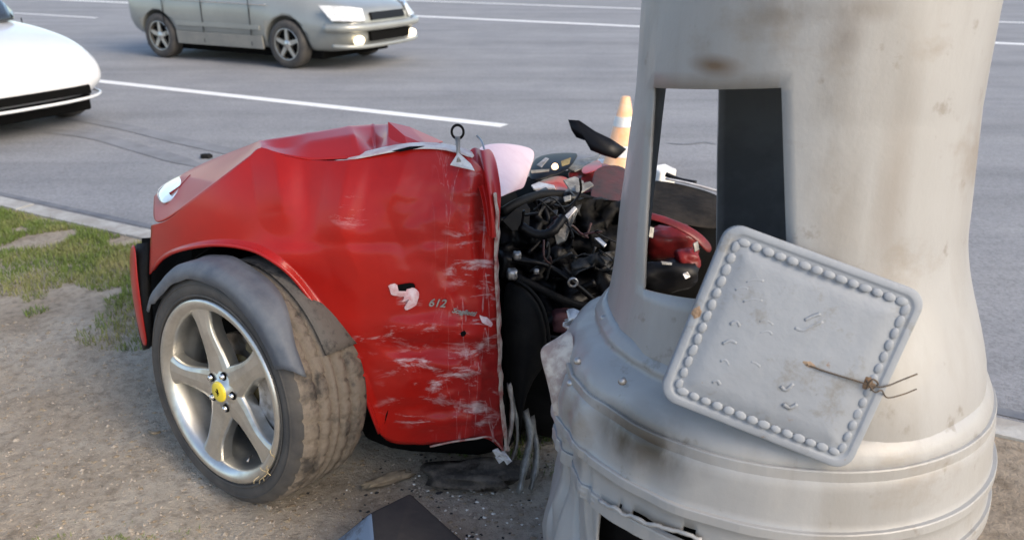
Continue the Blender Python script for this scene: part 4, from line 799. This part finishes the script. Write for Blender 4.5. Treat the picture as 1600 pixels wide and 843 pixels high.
# local frame: X = right along face, Z = up along face, -Y = outward
wm = Matrix(((wx.x, -wax.x, wz.x, 0), (wx.y, -wax.y, wz.y, 0), (wx.z, -wax.z, wz.z, 0), (0, 0, 0, 1)))
wheel_c = Vector((-0.842, 2.05, 0.348))
RR = 0.268
v, f = lathe_vf([(RR - .004, .012), (RR + .004, .004), (RR + .006, -.002), (RR + .002, -.006), (RR - .008, -.005), (RR - .020, .004), (RR - .026, .014), (RR - .026, .05), (RR - .034, .075), (RR - .045, .13), (RR - .045, .20), (RR - .02, .235), (RR, .25)], 96)
wheel = mesh("wheel", v, f, M['silver'], car, smooth=True, world=False, solid=.004, offset=1)
wheel.matrix_local = Matrix.Translation(wheel_c - CO) @ wm
tw = 0.262
def tyre_vf(R, rin, w, seg=216, groove=.011):
    # axial t from 0 (outer face) to w
    half = [(rin, .014), (rin + .006, .004), (rin + .018, -.004), (rin + .040, -.007), (R - .030, -.003), (R - .014, .006), (R - .005, .018), (R, .032)]
    tre = [.045, .066, .069, .078, .081, .108, .111, .121, .124, w - .124, w - .121, w - .111, w - .108, w - .081, w - .078, w - .069, w - .066, w - .045]
    gz = {.069, .078, .111, .121}; prof = list(half)
    for t in tre:
        g = any(abs(t - x) < 1e-6 or abs(w - t - x) < 1e-6 for x in gz); prof.append((R + .002 - (groove if g else 0), t))
    prof += [(r, w - t) for r, t in half[::-1]]
    V, F = lathe_vf(prof, seg); m = len(prof)
    for k in range(seg):
        a = 2 * math.pi * k / seg; dv = Vector((math.cos(a), 0, math.sin(a)))
        for j in range(6, m - 6):
            t = prof[j][1]; ph = (k + (4 if t < w * .35 else (8 if t < w * .65 else 2)) + int(t * 40)) % 6
            if ph == 0 and not (.111 < t < w - .111): V[k * m + j] -= dv * groove * .75
        flat = max(0, R - .005 - 0) 
    return V, F, m
v, f, mprof = tyre_vf(TR, RR + .001, tw)
for q in v:                                   # flattened, slightly sagging where it stands
    if q.z < -TR + .022: k = (-TR + .022 - q.z); q.z += k * .5
ty = mesh("tyre", v, f, [M['tyre'], M['tread']], wheel, smooth=True, world=False)
for p in ty.data.polygons: p.material_index = 1 if 6 <= (p.index % (mprof - 1)) <= mprof - 8 else 0
# sidewall rib
v, f = lathe_vf([(RR + .014, -.005), (RR + .017, -.009), (RR + .021, -.006)], 96); mesh("sidewall_rib", v, f, M['tyre'], ty, smooth=True, world=False)
v, f = lathe_vf([(TR - .036, -.004), (TR - .034, -.0075), (TR - .031, -.0035)], 96); mesh("sidewall_rib", v, f, M['tyre'], ty, smooth=True, world=False)
# hub and spokes
v, f = lathe_vf([(.0, .004), (.034, .004), (.036, .010), (.060, .012), (.070, .020), (.074, .05), (.0, .06)], 60); mesh("hub", v, f, M['silver'], wheel, smooth=True, world=False)
HW = [(.045, .054), (.068, .051), (.092, .043), (.130, .036), (.175, .034), (.215, .038), (.246, .054)]
def spoke_vf():
    rows = []
    for r, h in HW:
        y = interp(r, [(.05, .012), (.10, .013), (.17, .006), (.25, .004)])
        rows.append([Vector((r, y + .045, h * 1.0)), Vector((r, y + .014, h)), Vector((r, y + .006, h * .94)), Vector((r, y + .001, h * .62)), Vector((r, y - .001, 0)), Vector((r, y + .001, -h * .62)), Vector((r, y + .006, -h * .94)), Vector((r, y + .014, -h)), Vector((r, y + .045, -h))])
    return grid_vf(rows)
HW = [(float(r), interp(r, HW) if False else float(np.polyval(np.polyfit([q[0] for q in HW], [q[1] for q in HW], 4), r))) for r in np.linspace(.045, .246, 22)]
sv, sf = spoke_vf(); sme = None
for k in range(5):
    if sme is None: so_ = mesh("spoke", sv, sf, M['silver'], wheel, smooth=False, world=False, bevel=.0025); sme = so_.data; fixn(so_)
    else:
        so_ = bpy.data.objects.new("spoke", sme); COL.objects.link(so_); so_.parent = wheel; md = so_.modifiers.new("b", 'BEVEL'); md.width = .0025; md.segments = 2; md.limit_method = 'ANGLE'
    so_.rotation_euler = (0, -R_(182 + 72 * k), 0)
nv, nf = lathe_vf([(0, .000), (.006, .000), (.0078, .003), (.0078, .012), (.011, .0125), (.011, .016)], 12); nme = None
pv, pf = lathe_vf([(0, .0), (.0115, -.0005), (.0130, .004)], 16)
for k in range(5):
    a = R_(182 + 36 + 72 * k)
    if nme is None: no = mesh("lug_nut", nv, nf, M['chrome'], wheel, smooth=True, world=False); nme = no.data
    else: no = bpy.data.objects.new("lug_nut", nme); COL.objects.link(no); no.parent = wheel
    po_ = mesh('nut_recess_shade', pv, pf, M['black_matt'], wheel, smooth=True, world=False); po_.location = (.052 * math.cos(a), .0085, .052 * math.sin(a))  # proud black disc, its colour gives the shade of the nut recess
    no.location = (.052 * math.cos(a), .0, .052 * math.sin(a))
v, f = lathe_vf([(0, -.003), (.026, -.003), (.030, .000), (.032, .006)], 40); cap = mesh("center_cap", v, f, M['yellow'], wheel, smooth=True, world=False)
# small dark rearing-animal emblem, as a flat silhouette
em = [(-.002, -.012), (.001, -.012), (.001, -.004), (.005, -.009), (.007, -.007), (.004, -.001), (.009, -.003), (.009, .000), (.004, .003), (.005, .008), (.001, .012), (-.003, .010), (-.006, .007), (-.002, .006), (-.004, .002), (-.009, .003), (-.009, .000), (-.003, -.003)]
mesh("emblem", [(x, -.0032, z) for x, z in em], [tuple(range(len(em)))], M['black_matt'], cap, world=False, solid=.0008)
v, f = lathe_vf([(.08, .085), (.150, .085), (.152, .088), (.152, .108), (.150, .112), (.08, .112)], 64); mesh("brake_disc", v, f, M['disc'], wheel, smooth=False, world=False)
v, f = lathe_vf([(.0, .075), (.085, .075), (.09, .095)], 40); mesh("disc_bell", v, f, M['brown_hub'], wheel, smooth=True, world=False)
v, f = lathe_vf([(.115, .055), (.185, .055), (.195, .065), (.195, .13), (.115, .13)], 16, R_(-32), R_(32)); mesh("brake_caliper", v, f, M['steel'], wheel, smooth=False, world=False, bevel=.006)
v, f = lathe_vf([(.0, .118), (.205, .118), (.224, .16)], 48); mesh("dust_shield", v, f, M['black_matt'], wheel, world=False)
v, f = lathe_vf([(.13, .07), (.175, .07), (.175, .10), (.13, .10)], 10, R_(48), R_(72)); mesh("knuckle", v, f, M['brown_hub'], wheel, world=False, bevel=.004)
tube("valve_stem", [(.205 * math.cos(R_(-62)), .03, .205 * math.sin(R_(-62))), (.215 * math.cos(R_(-58)), .004, .215 * math.sin(R_(-58)))], .0035, M['steel'], wheel, n=1, world=False)
for k in range(7):                                    # dry grass jammed between rim and tyre
    a = R_(random.uniform(-48, -18)); r = RR + random.uniform(-.006, .012); p = Vector((r * math.cos(a), -.006, r * math.sin(a)))
    q = p + Vector((random.uniform(-.03, .02), -random.uniform(.006, .02), random.uniform(-.035, .03))); tube("straw", [p, (p + q) / 2 + Vector((0, -.008, .004)), q], .0013, M['straw'], wheel, n=3, seg=5, world=False)
# grey plastic liner thrown over the tyre
pr = [(.338, -.012), (.352, -.010), (.366, .000), (.374, .014), (.377, .035), (.379, .058), (.382, .080)]
NA = 44; rows = []
for k in range(NA + 1):
    t = k / NA; a = R_(lerp(152, 30, t)); r = []
    for j, (rad, ax) in enumerate(pr):
        j2 = j / (len(pr) - 1); wdt = lerp(1.0, .42, sstep(.72, 1, t)); rr = rad + .006 * noise.noise(Vector((t * 9, j2 * 2, 0))) + .012 * (1 - t) * (1 - t)
        if j == 0: rr -= .010 + .012 * sstep(.5, 1, t) - .012 * (t < .06)
        aa = a + R_(3.0 * noise.noise(Vector((j2 * 3, 7, 0)))) * (1 if k in (0, NA) else 0) - R_(7 * j2 * (t > .97))
        r.append(Vector((rr * math.cos(aa), lerp(-.012, ax, wdt), rr * math.sin(aa))))
    rows.append(r)
v, f = grid_vf(rows); ln = mesh("wheel_arch_liner", [wm @ p + wheel_c for p in v], f, M['grey_plastic'], car, smooth=True, solid=.004, offset=1)
v2 = [[Vector(((.366 + .01 * noise.noise(Vector((k, j, 0)))) * math.cos(R_(a)), ax, .366 * math.sin(R_(a)))) for j, ax in enumerate((.12, .16, .20, .25))] for k, a in enumerate(np.linspace(96, 28, 16))]
v, f = grid_vf(v2); mesh("torn_liner_remnant", [wm @ p + wheel_c for p in v], f, mat("dirty liner", (.11, .098, .085), .8, col2=(.03, .028, .026), scale=14, lo=.5, hi=.6, bump=.5), car, smooth=True, solid=.004, offset=1)

# ------------------------------------------------------------------ traffic cone
tc_ = W(972, 262, z=ROAD_Z); cone = empty("traffic_cone", tc_); cone.scale = (1.1, 1.1, .92); tag(cone, "orange traffic cone with white bands standing on the road behind the wreck", "traffic cone")
def cone_part(name, h0, h1, m, r=lambda h: lerp(.135, .028, h / .60), off=0.0):
    prof = [(r(h0) - .004, h0), (r(h0) + off, h0), (r(h1) + off, h1), (r(h1) - .004, h1)]
    v, f = lathe_vf(prof, 28, axis='Z'); return mesh(name, v, f, m, cone, smooth=False, world=False)
v, f = lathe_vf([(.14, .03), (.135, .034), (.03, .595), (.022, .60), (.0, .60)], 28, axis='Z'); mesh("cone_body", v, f, M['orange'], cone, smooth=True, world=False)
cone_part("reflective_band", .36, .44, M['white_band'], off=.007); cone_part("reflective_band", .12, .21, M['white_band'], off=.007)
box("cone_base", (0, 0, .017), (.36, .36, .034), M['white_band'], cone, world=False, rz=.3, bevel=.008)
wb = W(1030, 268, y=4.2); o = empty("white_debris", (wb.x, wb.y, ROAD_Z)); tag(o, "crumpled white panel scrap seen through the pole's hand hole", "debris")
v, f = box_vf((wb.x, wb.y, (wb.z + ROAD_Z) / 2 + .0), (.11, .10, wb.z - ROAD_Z + .06), .5, .1)
mesh("scrap", v, f, M['white_band'], o, bevel=.01)

# ------------------------------------------------------------------ passing vehicles
def car_wheel(parent, x, y, r, w, side, spokes=5, rimm='silver'):
    root = mesh("wheel", *lathe_vf([(r * .62, .0), (r * .66, -.01), (r * .64, .04), (r * .60, .10), (r * .60, w)], 40), M[rimm], parent, smooth=True, world=False)
    root.location = (x, y, r); root.rotation_euler = (0, 0, 0 if side < 0 else math.pi)
    v, f = lathe_vf([(r * .64, .0), (r * .72, -.014), (r * .90, -.012), (r * .97, .006), (r, .03), (r, w - .03), (r * .97, w), (r * .64, w)], 48); mesh("tyre", v, f, M['tyre'], root, smooth=True, world=False)
    v, f = lathe_vf([(0, .05), (r * .62, .06)], 30); mesh("brake_backing", v, f, M['black_matt'], root, world=False)
    v, f = lathe_vf([(0, .0), (r * .16, .002), (r * .20, .02), (r * .2, .05)], 20); mesh("hub", v, f, M[rimm], root, smooth=True, world=False)
    for k in range(spokes):
        a = 2 * math.pi * k / spokes + .3; ca, sa = math.cos(a), math.sin(a); P = []
        for rr, h in ((r * .12, r * .10), (r * .62, r * .075)):
            for s_, y_ in ((1, .035), (1, .005), (-1, .005), (-1, .035)): P.append(Vector((rr * ca - s_ * h * sa, y_ + .004, rr * sa + s_ * h * ca)))
        mesh("spoke", P, [(0, 1, 5, 4), (1, 2, 6, 5), (2, 3, 7, 6)], M[rimm], root, world=False)
    return root
def section(x, zb, zm, zs, zt, wb_, wm_, ws, wt):
    """one cross-section, right side then mirrored left"""
    half = [(0, zb), (wb_ * .85, zb), (wb_, zb + .05), (wm_, zm), (ws, zs), (wt, zt - .03), (wt * .72, zt), (0, zt + .012)]
    return [Vector((x, -y, z)) for y, z in half] + [Vector((x, y, z)) for y, z in half[-2:0:-1]]
def loft(name, stations, m, parent, sub=2, arches=()):
    S = [section(*s) for s in stations]; n = len(S[0]); V = [p for s in S for p in s]; F = []
    for i in range(len(S) - 1):
        for k in range(n): F.append((i * n + k, (i + 1) * n + k, (i + 1) * n + (k + 1) % n, i * n + (k + 1) % n))
    F.append(tuple(range(n))); F.append(tuple((len(S) - 1) * n + k for k in range(n - 1, -1, -1)))
    o = mesh(name, V, F, m, parent, smooth=True, world=False, sub=sub); fixn(o)
    if arches:
        cut = []
        for (x, r, ya, yb, cz) in arches:
            v, f = lathe_vf([(0, ya), (r, ya), (r, yb), (0, yb)], 40); c = mesh("cut", [p + Vector((x, 0, cz)) for p in v], f, M['black_matt'], parent, world=False); fixn(c); cut.append(c)
            b = o.modifiers.new("c", 'BOOLEAN'); b.object = c; b.operation = 'DIFFERENCE'; b.solver = 'EXACT'
        apply_mods(o)
        for c in cut: bpy.data.objects.remove(c)
    return o
def vehicle(name, label, cat, s_front_wheel, n_near, wbase, width, r, stations, roof, paint, low, kind):
    hw = width / 2; o = empty(name, SN(s_front_wheel, n_near + hw, ROAD_Z + .004), RZ); tag(o, label, cat, "vehicles driving past on the road")
    ar = [(x, r + .055, s * hw + (-.12 if s > 0 else -.12), s * hw + .12 if s > 0 else s * hw + .24, r) for x in (0, -wbase) for s in (-1, 1)]
    ar = [(x, r + .055, (-hw - .2) if s < 0 else (hw - .26), (-hw + .26) if s < 0 else (hw + .2), r) for x in (0, -wbase) for s in (-1, 1)]
    loft("body", stations, M[paint], o, 2, ar)
    for x in (0, -wbase):
        for s in (-1, 1): car_wheel(o, x, s * (hw - .015), r, .2, s)
    # dark underbody
    box("underbody", (-wbase / 2, 0, r * .75), (wbase + 1.0, width - .35, .22), M['black_matt'], o, world=False, bevel=.02)
    # greenhouse
    gh = loft("greenhouse", [(x, z0, lerp(z0, z1, .4), lerp(z0, z1, .75), z1, w0, w0 - .02, lerp(w0, w1, .8), w1) for x, z0, z1, w0, w1 in roof], M['glass'], o, 1)
    rl = [(x, z1, w1) for x, z0, z1, w0, w1 in roof if z1 > max(q[2] for q in roof) - .12]
    V, F = grid_vf([[Vector((x, -w, z - .01)), Vector((x, -w * .6, z + .025)), Vector((x, w * .6, z + .025)), Vector((x, w, z - .01))] for x, z, w in rl]); mesh("roof", V, F, M[paint], o, smooth=True, world=False, solid=.03)
    return o
# grey-green people carrier in the second lane
vs = [(.86, .36, .46, .60, .72, .52, .62, .58, .52), (.74, .27, .46, .64, .82, .70, .82, .80, .66), (.50, .22, .46, .68, .90, .82, .91, .87, .74), (.30, .22, .48, .72, .95, .86, .925, .90, .78), (-.2, .22, .5, .76, 1.04, .87, .93, .92, .82), (-.6, .22, .5, .80, 1.10, .87, .93, .93, .86), (-1.2, .22, .5, .80, 1.10, .87, .93, .93, .86), (-2.0, .22, .5, .80, 1.11, .87, .93, .93, .86), (-2.6, .24, .5, .80, 1.12, .87, .93, .92, .85), (-3.1, .30, .5, .80, 1.12, .84, .91, .90, .83), (-3.32, .40, .52, .80, 1.10, .70, .84, .84, .78)]
vs = [(q[0] * 1.26 if q[0] > 0 else q[0], *q[1:]) for q in vs]
vr = [(.05, 1.0, 1.03, .76, .70), (-.55, 1.04, 1.48, .82, .68), (-.95, 1.06, 1.64, .84, .66), (-1.9, 1.06, 1.68, .84, .66), (-2.8, 1.06, 1.64, .83, .65), (-3.2, 1.05, 1.15, .80, .72)]
van = vehicle("people_carrier", "grey green people carrier driving past with lit fog lamp", "car", -8.22, 8.82, 2.52, 1.86, .325, vs, vr, 'van', 'van_low', 0)
def vp(name, pts, m, parent, solid=.012, sub=0):
    return mesh(name, [Vector(p) for p in pts], [tuple(range(len(pts)))], m, parent, world=False, solid=solid, offset=0, bevel=.003)
for s in (-1, 1):
    vp("side_moulding", [(-.45, s * .938, .50), (-2.10, s * .938, .50), (-2.10, s * .938, .56), (-.45, s * .938, .56)], M['van'], van, .02)
    vp("sill", [(-.42, s * .915, .24), (-2.12, s * .915, .24), (-2.12, s * .93, .42), (-.42, s * .93, .42)], M['van_low'], van, .02)
    vp("belt_line", [(-.30, s * .925, .83), (-2.2, s * .926, .85), (-2.2, s * .926, .865), (-.30, s * .925, .845)], M['chrome'], van, .01)
    for x in (-.62, -1.55, -2.35): vp("door_seam", [(x, s * .929, .28), (x - .012, s * .929, .28), (x - .012, s * .929, 1.02), (x, s * .929, 1.02)], M['black_matt'], van, .008)
    for x in (-1.42, -2.22): vp("door_handle", [(x, s * .935, .90), (x - .16, s * .935, .90), (x - .16, s * .935, .93), (x, s * .935, .93)], M['van'], van, .03)
    hlv = [(.80, s * .885, .66), (1.00, s * .74, .65), (1.075, s * .52, .64), (1.02, s * .50, .80), (.90, s * .66, .83), (.60, s * .90, .85)]
    vp("headlight", hlv, M['lens'], van, .03)
    v, f = lathe_vf([(0, 0), (.085, .004), (.09, .03)], 20); fo = mesh("fog_lamp", [Vector((-q.y, q.x * 1.2, q.z * .7)) + Vector((1.05, s * .62, .40)) for q in v], f, M['lamp_on'], van, smooth=True, world=False)
tube("bumper_lip", [(.80, -.90, .34), (.98, -.80, .33), (1.08, -.55, .32), (1.12, 0, .32), (1.08, .55, .32), (.98, .80, .33), (.80, .90, .34)], .030, M['van'], van, n=5, world=False)
tube("bumper_bar", [(.70, -.93, .57), (.96, -.84, .57), (1.10, -.55, .57), (1.14, 0, .57), (1.10, .55, .57), (.96, .84, .57), (.70, .93, .57)], .045, M['van'], van, n=5, world=False, flat=1.2)
vp("lower_grille", [(1.085, -.44, .38), (1.085, .44, .38), (1.09, .46, .51), (1.09, -.46, .51)], M['black_matt'], van, .05)
vp("upper_grille", [(1.075, -.38, .65), (1.075, .38, .65), (1.05, .38, .75), (1.05, -.38, .75)], M['black_gloss'], van, .04)
# white car entering at the edge of the picture
ws_ = [(.80, .37, .45, .56, .64, .50, .58, .54, .46), (.72, .30, .43, .58, .72, .62, .75, .73, .60), (.50, .26, .42, .62, .80, .76, .85, .82, .68), (.25, .22, .44, .66, .86, .82, .875, .85, .74), (-.3, .20, .46, .72, .93, .83, .88, .87, .78), (-.8, .20, .46, .74, .96, .83, .88, .875, .80), (-1.8, .20, .46, .74, .97, .83, .88, .875, .80), (-2.6, .22, .46, .74, .98, .82, .875, .86, .79), (-3.1, .28, .48, .74, 1.0, .76, .85, .84, .76), (-3.35, .38, .5, .74, .98, .64, .78, .78, .70)]
wr_ = [(-.10, .90, .92, .72, .66), (-.75, .92, 1.34, .77, .62), (-1.1, .92, 1.44, .78, .60), (-1.9, .93, 1.46, .78, .60), (-2.5, .94, 1.38, .76, .60), (-3.05, .95, 1.0, .72, .64)]
wv = vehicle("white_car", "white car entering the picture at the edge, front bumper showing", "car", -7.85, 3.55, 2.55, 1.76, .31, ws_, wr_, 'white_car', 'black_plastic', 1)
for s in (-1, 1):
    if s < 0: vp("headlight", [(.50, s * .82, .64), (.69, s * .66, .62), (.76, s * .46, .60), (.70, s * .46, .70), (.58, s * .66, .74), (.34, s * .84, .76)], M['lens'], wv, .03)
    vp("door_seam", [(-.60, s * .878, .26), (-.612, s * .878, .26), (-.612, s * .878, .92), (-.60, s * .878, .92)], M['black_matt'], wv, .008)
    if s < 0: vp("bumper_vent", [(.52, s * .845, .32), (.74, s * .68, .31), (.74, s * .66, .43), (.54, s * .84, .44)], M['black_matt'], wv, .05)
vp("lower_grille", [(.745, -.54, .33), (.745, .54, .33), (.765, .52, .41), (.765, -.52, .41)], M['black_matt'], wv, .05)
tube("bumper_strip", [(.34, -.855, .29), (.56, -.78, .285), (.70, -.60, .28), (.765, -.3, .278), (.775, 0, .278), (.765, .3, .278), (.70, .60, .28), (.56, .78, .285), (.34, .855, .29)], .014, M['white_car'], wv, n=4, world=False)

# ------------------------------------------------------------------ small loose things on the dirt
bl = empty("broken_moulding", W(620, 830, z=0)); tag(bl, "broken black plastic moulding with scuffed blue corner lying on the dirt", "debris")
T = [(578, 800, .150), (640, 768, .158), (722, 842, .120), (735, 930, .10), (590, 930, .14)]
top = [W(a, b, z=c) for a, b, c in T]
lowp = [W(525, 842, z=.06), top[1] + Vector((.02, .05, -.14)), top[2] + Vector((.03, .03, -.11)), top[3] + Vector((.02, -.04, -.1)), W(535, 960, z=.03)]
base_ = [Vector((p.x, p.y, -.012)) for p in (lowp[0] + Vector((-.01, .03, 0)), lowp[1], lowp[2], lowp[3], lowp[4])]
V = top + lowp + base_; F = [(0, 1, 2, 3, 4)] + [(i, (i + 1) % 5, 5 + (i + 1) % 5, 5 + i) for i in range(5)] + [(5 + i, 5 + (i + 1) % 5, 10 + (i + 1) % 5, 10 + i) for i in range(5)]
o = mesh("shell", V, F, [M['block'], M['block_blue']], bl); fixn(o)
for p in o.data.polygons:
    if p.index in (5, 10): p.material_index = 1
b_ = o.modifiers.new("b", 'BEVEL'); b_.width = .010; b_.segments = 3
ud = blob("crushed_undertray", W(740, 742, z=.02), (.14, .060, .024), mat("dusty rubber", (.06, .054, .048), .95, spec=.1, col2=(.15, .128, .105), scale=16, lo=.42, hi=.6, bump=.8), None, seed=51, amp=.8, e=2.5); tag(ud, "crushed dusty black undertray scrap below the torn wing", "debris")
ud2 = blob("rubber_scrap", W(605, 748, z=.012), (.07, .018, .010), M['litter'], None, seed=55, amp=.5, rz=.5); tag(ud2, "thin dark rubber scrap on the dirt behind the wheel", "debris")
rk = blob("road_debris", W(322, 244, z=ROAD_Z + .015), (.045, .03, .02), M['black_plastic'], None, seed=57, amp=.3); tag(rk, "small black lump of debris on the asphalt", "debris")
tw_ = tube("twig", [W(232, 672, z=.008), W(240, 676, z=.014), W(250, 674, z=.008)], .005, M['litter'], None, n=3); tag(tw_, "short dark twig on the dirt beside the wheel", "twig")
# stones, chips and leaf litter: too many and small to count
def scatter(name, n, region, smin, smax, m, label, flat=.5, seed=1):
    rnd = random.Random(seed); V = []; F = []
    for _ in range(n):
        px, py = region(rnd); p = W(px, py, z=0); s = rnd.uniform(smin, smax); zz = zg(p.x, p.y); a = rnd.uniform(0, 6.28); b0 = len(V)
        k = 5
        for i in range(k): q = a + 2 * math.pi * i / k; rr = s * rnd.uniform(.6, 1.2); V.append(Vector((p.x + rr * math.cos(q), p.y + rr * .8 * math.sin(q), zz - .002 + rnd.uniform(0, .3) * s * flat)))
        V.append(Vector((p.x + rnd.uniform(-.3, .3) * s, p.y, zz + s * flat)))
        for i in range(k): F.append((b0 + i, b0 + (i + 1) % k, b0 + k))
    o = mesh(name, V, F, m); return tag(o, label, kind="stuff")
anyw = lambda r: (r.uniform(-60, 900), 500 + 500 * r.random() ** 1.3)
scatter("pebbles", 4500, anyw, .002, .008, M['stone'], "small pebbles scattered over the dirt", .6, 1)
scatter("leaf_litter", 2600, anyw, .004, .014, M['litter'], "scattered dry leaf crumbs over the dirt", .25, 2)
scatter("paint_chips", 120, lambda r: (r.gauss(745, 75), r.uniform(715, 860)), .003, .009, M['paint_chip'], "pale paint chips and glass crumbs under the torn wing", .5, 3)
scatter("coarse_gravel", 160, anyw, .007, .016, M['stone'], "coarse gravel stones scattered over the dirt", .6, 8)
scatter("dark_crumbs", 170, lambda r: (r.gauss(700, 110), r.uniform(705, 860)), .003, .010, M['block'], "dark plastic crumbs under the torn wing", .5, 4)

# ------------------------------------------------------------------ grass on the verge
M['grass'] = mat("dry green grass", (0.125, 0.175, 0.035), 0.85, col2=(0.27, 0.25, 0.10), scale=2.6, lo=0.46, hi=0.66)
rnd = random.Random(11); V = []; F = []
def blade(x, y, z, h, a, lean, w):
    b0 = len(V); d = Vector((math.cos(a), math.sin(a), 0)); sd_ = Vector((-d.y, d.x, 0)) * w; p = Vector((x, y, z - .004))
    V.extend([p - sd_, p + sd_, p + d * lean * .4 + Vector((0, 0, h * .6)) + sd_ * .7, p + d * lean * .4 + Vector((0, 0, h * .6)) - sd_ * .7, p + d * lean + Vector((0, 0, h))])
    F.append((b0, b0 + 1, b0 + 2, b0 + 3)); F.append((b0 + 3, b0 + 2, b0 + 4))
for _ in range(90000):
    s = rnd.uniform(-6.5, -.5); n = KN - .02 - abs(rnd.gauss(0, .55)) * 1.0
    p = SN(s, n); dens = noise.fractal(Vector((p.x * 2.2, p.y * 2.2, 9)), 1, 2, 3)
    lim = 1.05 + .25 * noise.noise(Vector((p.x * 1.6, p.y * 1.6, 3)))
    if KN - n > lim or dens < -.22 + .35 * ((KN - n) / lim) ** 2 - .1: continue
    blade(p.x, p.y, zg(p.x, p.y), rnd.uniform(.010, .042), rnd.uniform(0, 6.28), rnd.uniform(.005, .03), rnd.uniform(.0015, .003))
for _ in range(900):
    px, py = rnd.gauss(165, 60), rnd.gauss(838, 12); p = W(px, py, z=0)
    if noise.noise(Vector((p.x * 14, p.y * 14, 0))) > .1: blade(p.x, p.y, zg(p.x, p.y), rnd.uniform(.004, .014), rnd.uniform(0, 6.28), rnd.uniform(.004, .018), .0015)
o = mesh("grass", V, F, M['grass']); tag(o, "patchy short grass between dirt and kerb", kind="stuff")
print("TRIS", sum(len(m.polygons) for m in bpy.data.meshes), "OBJ", len(scene.objects))
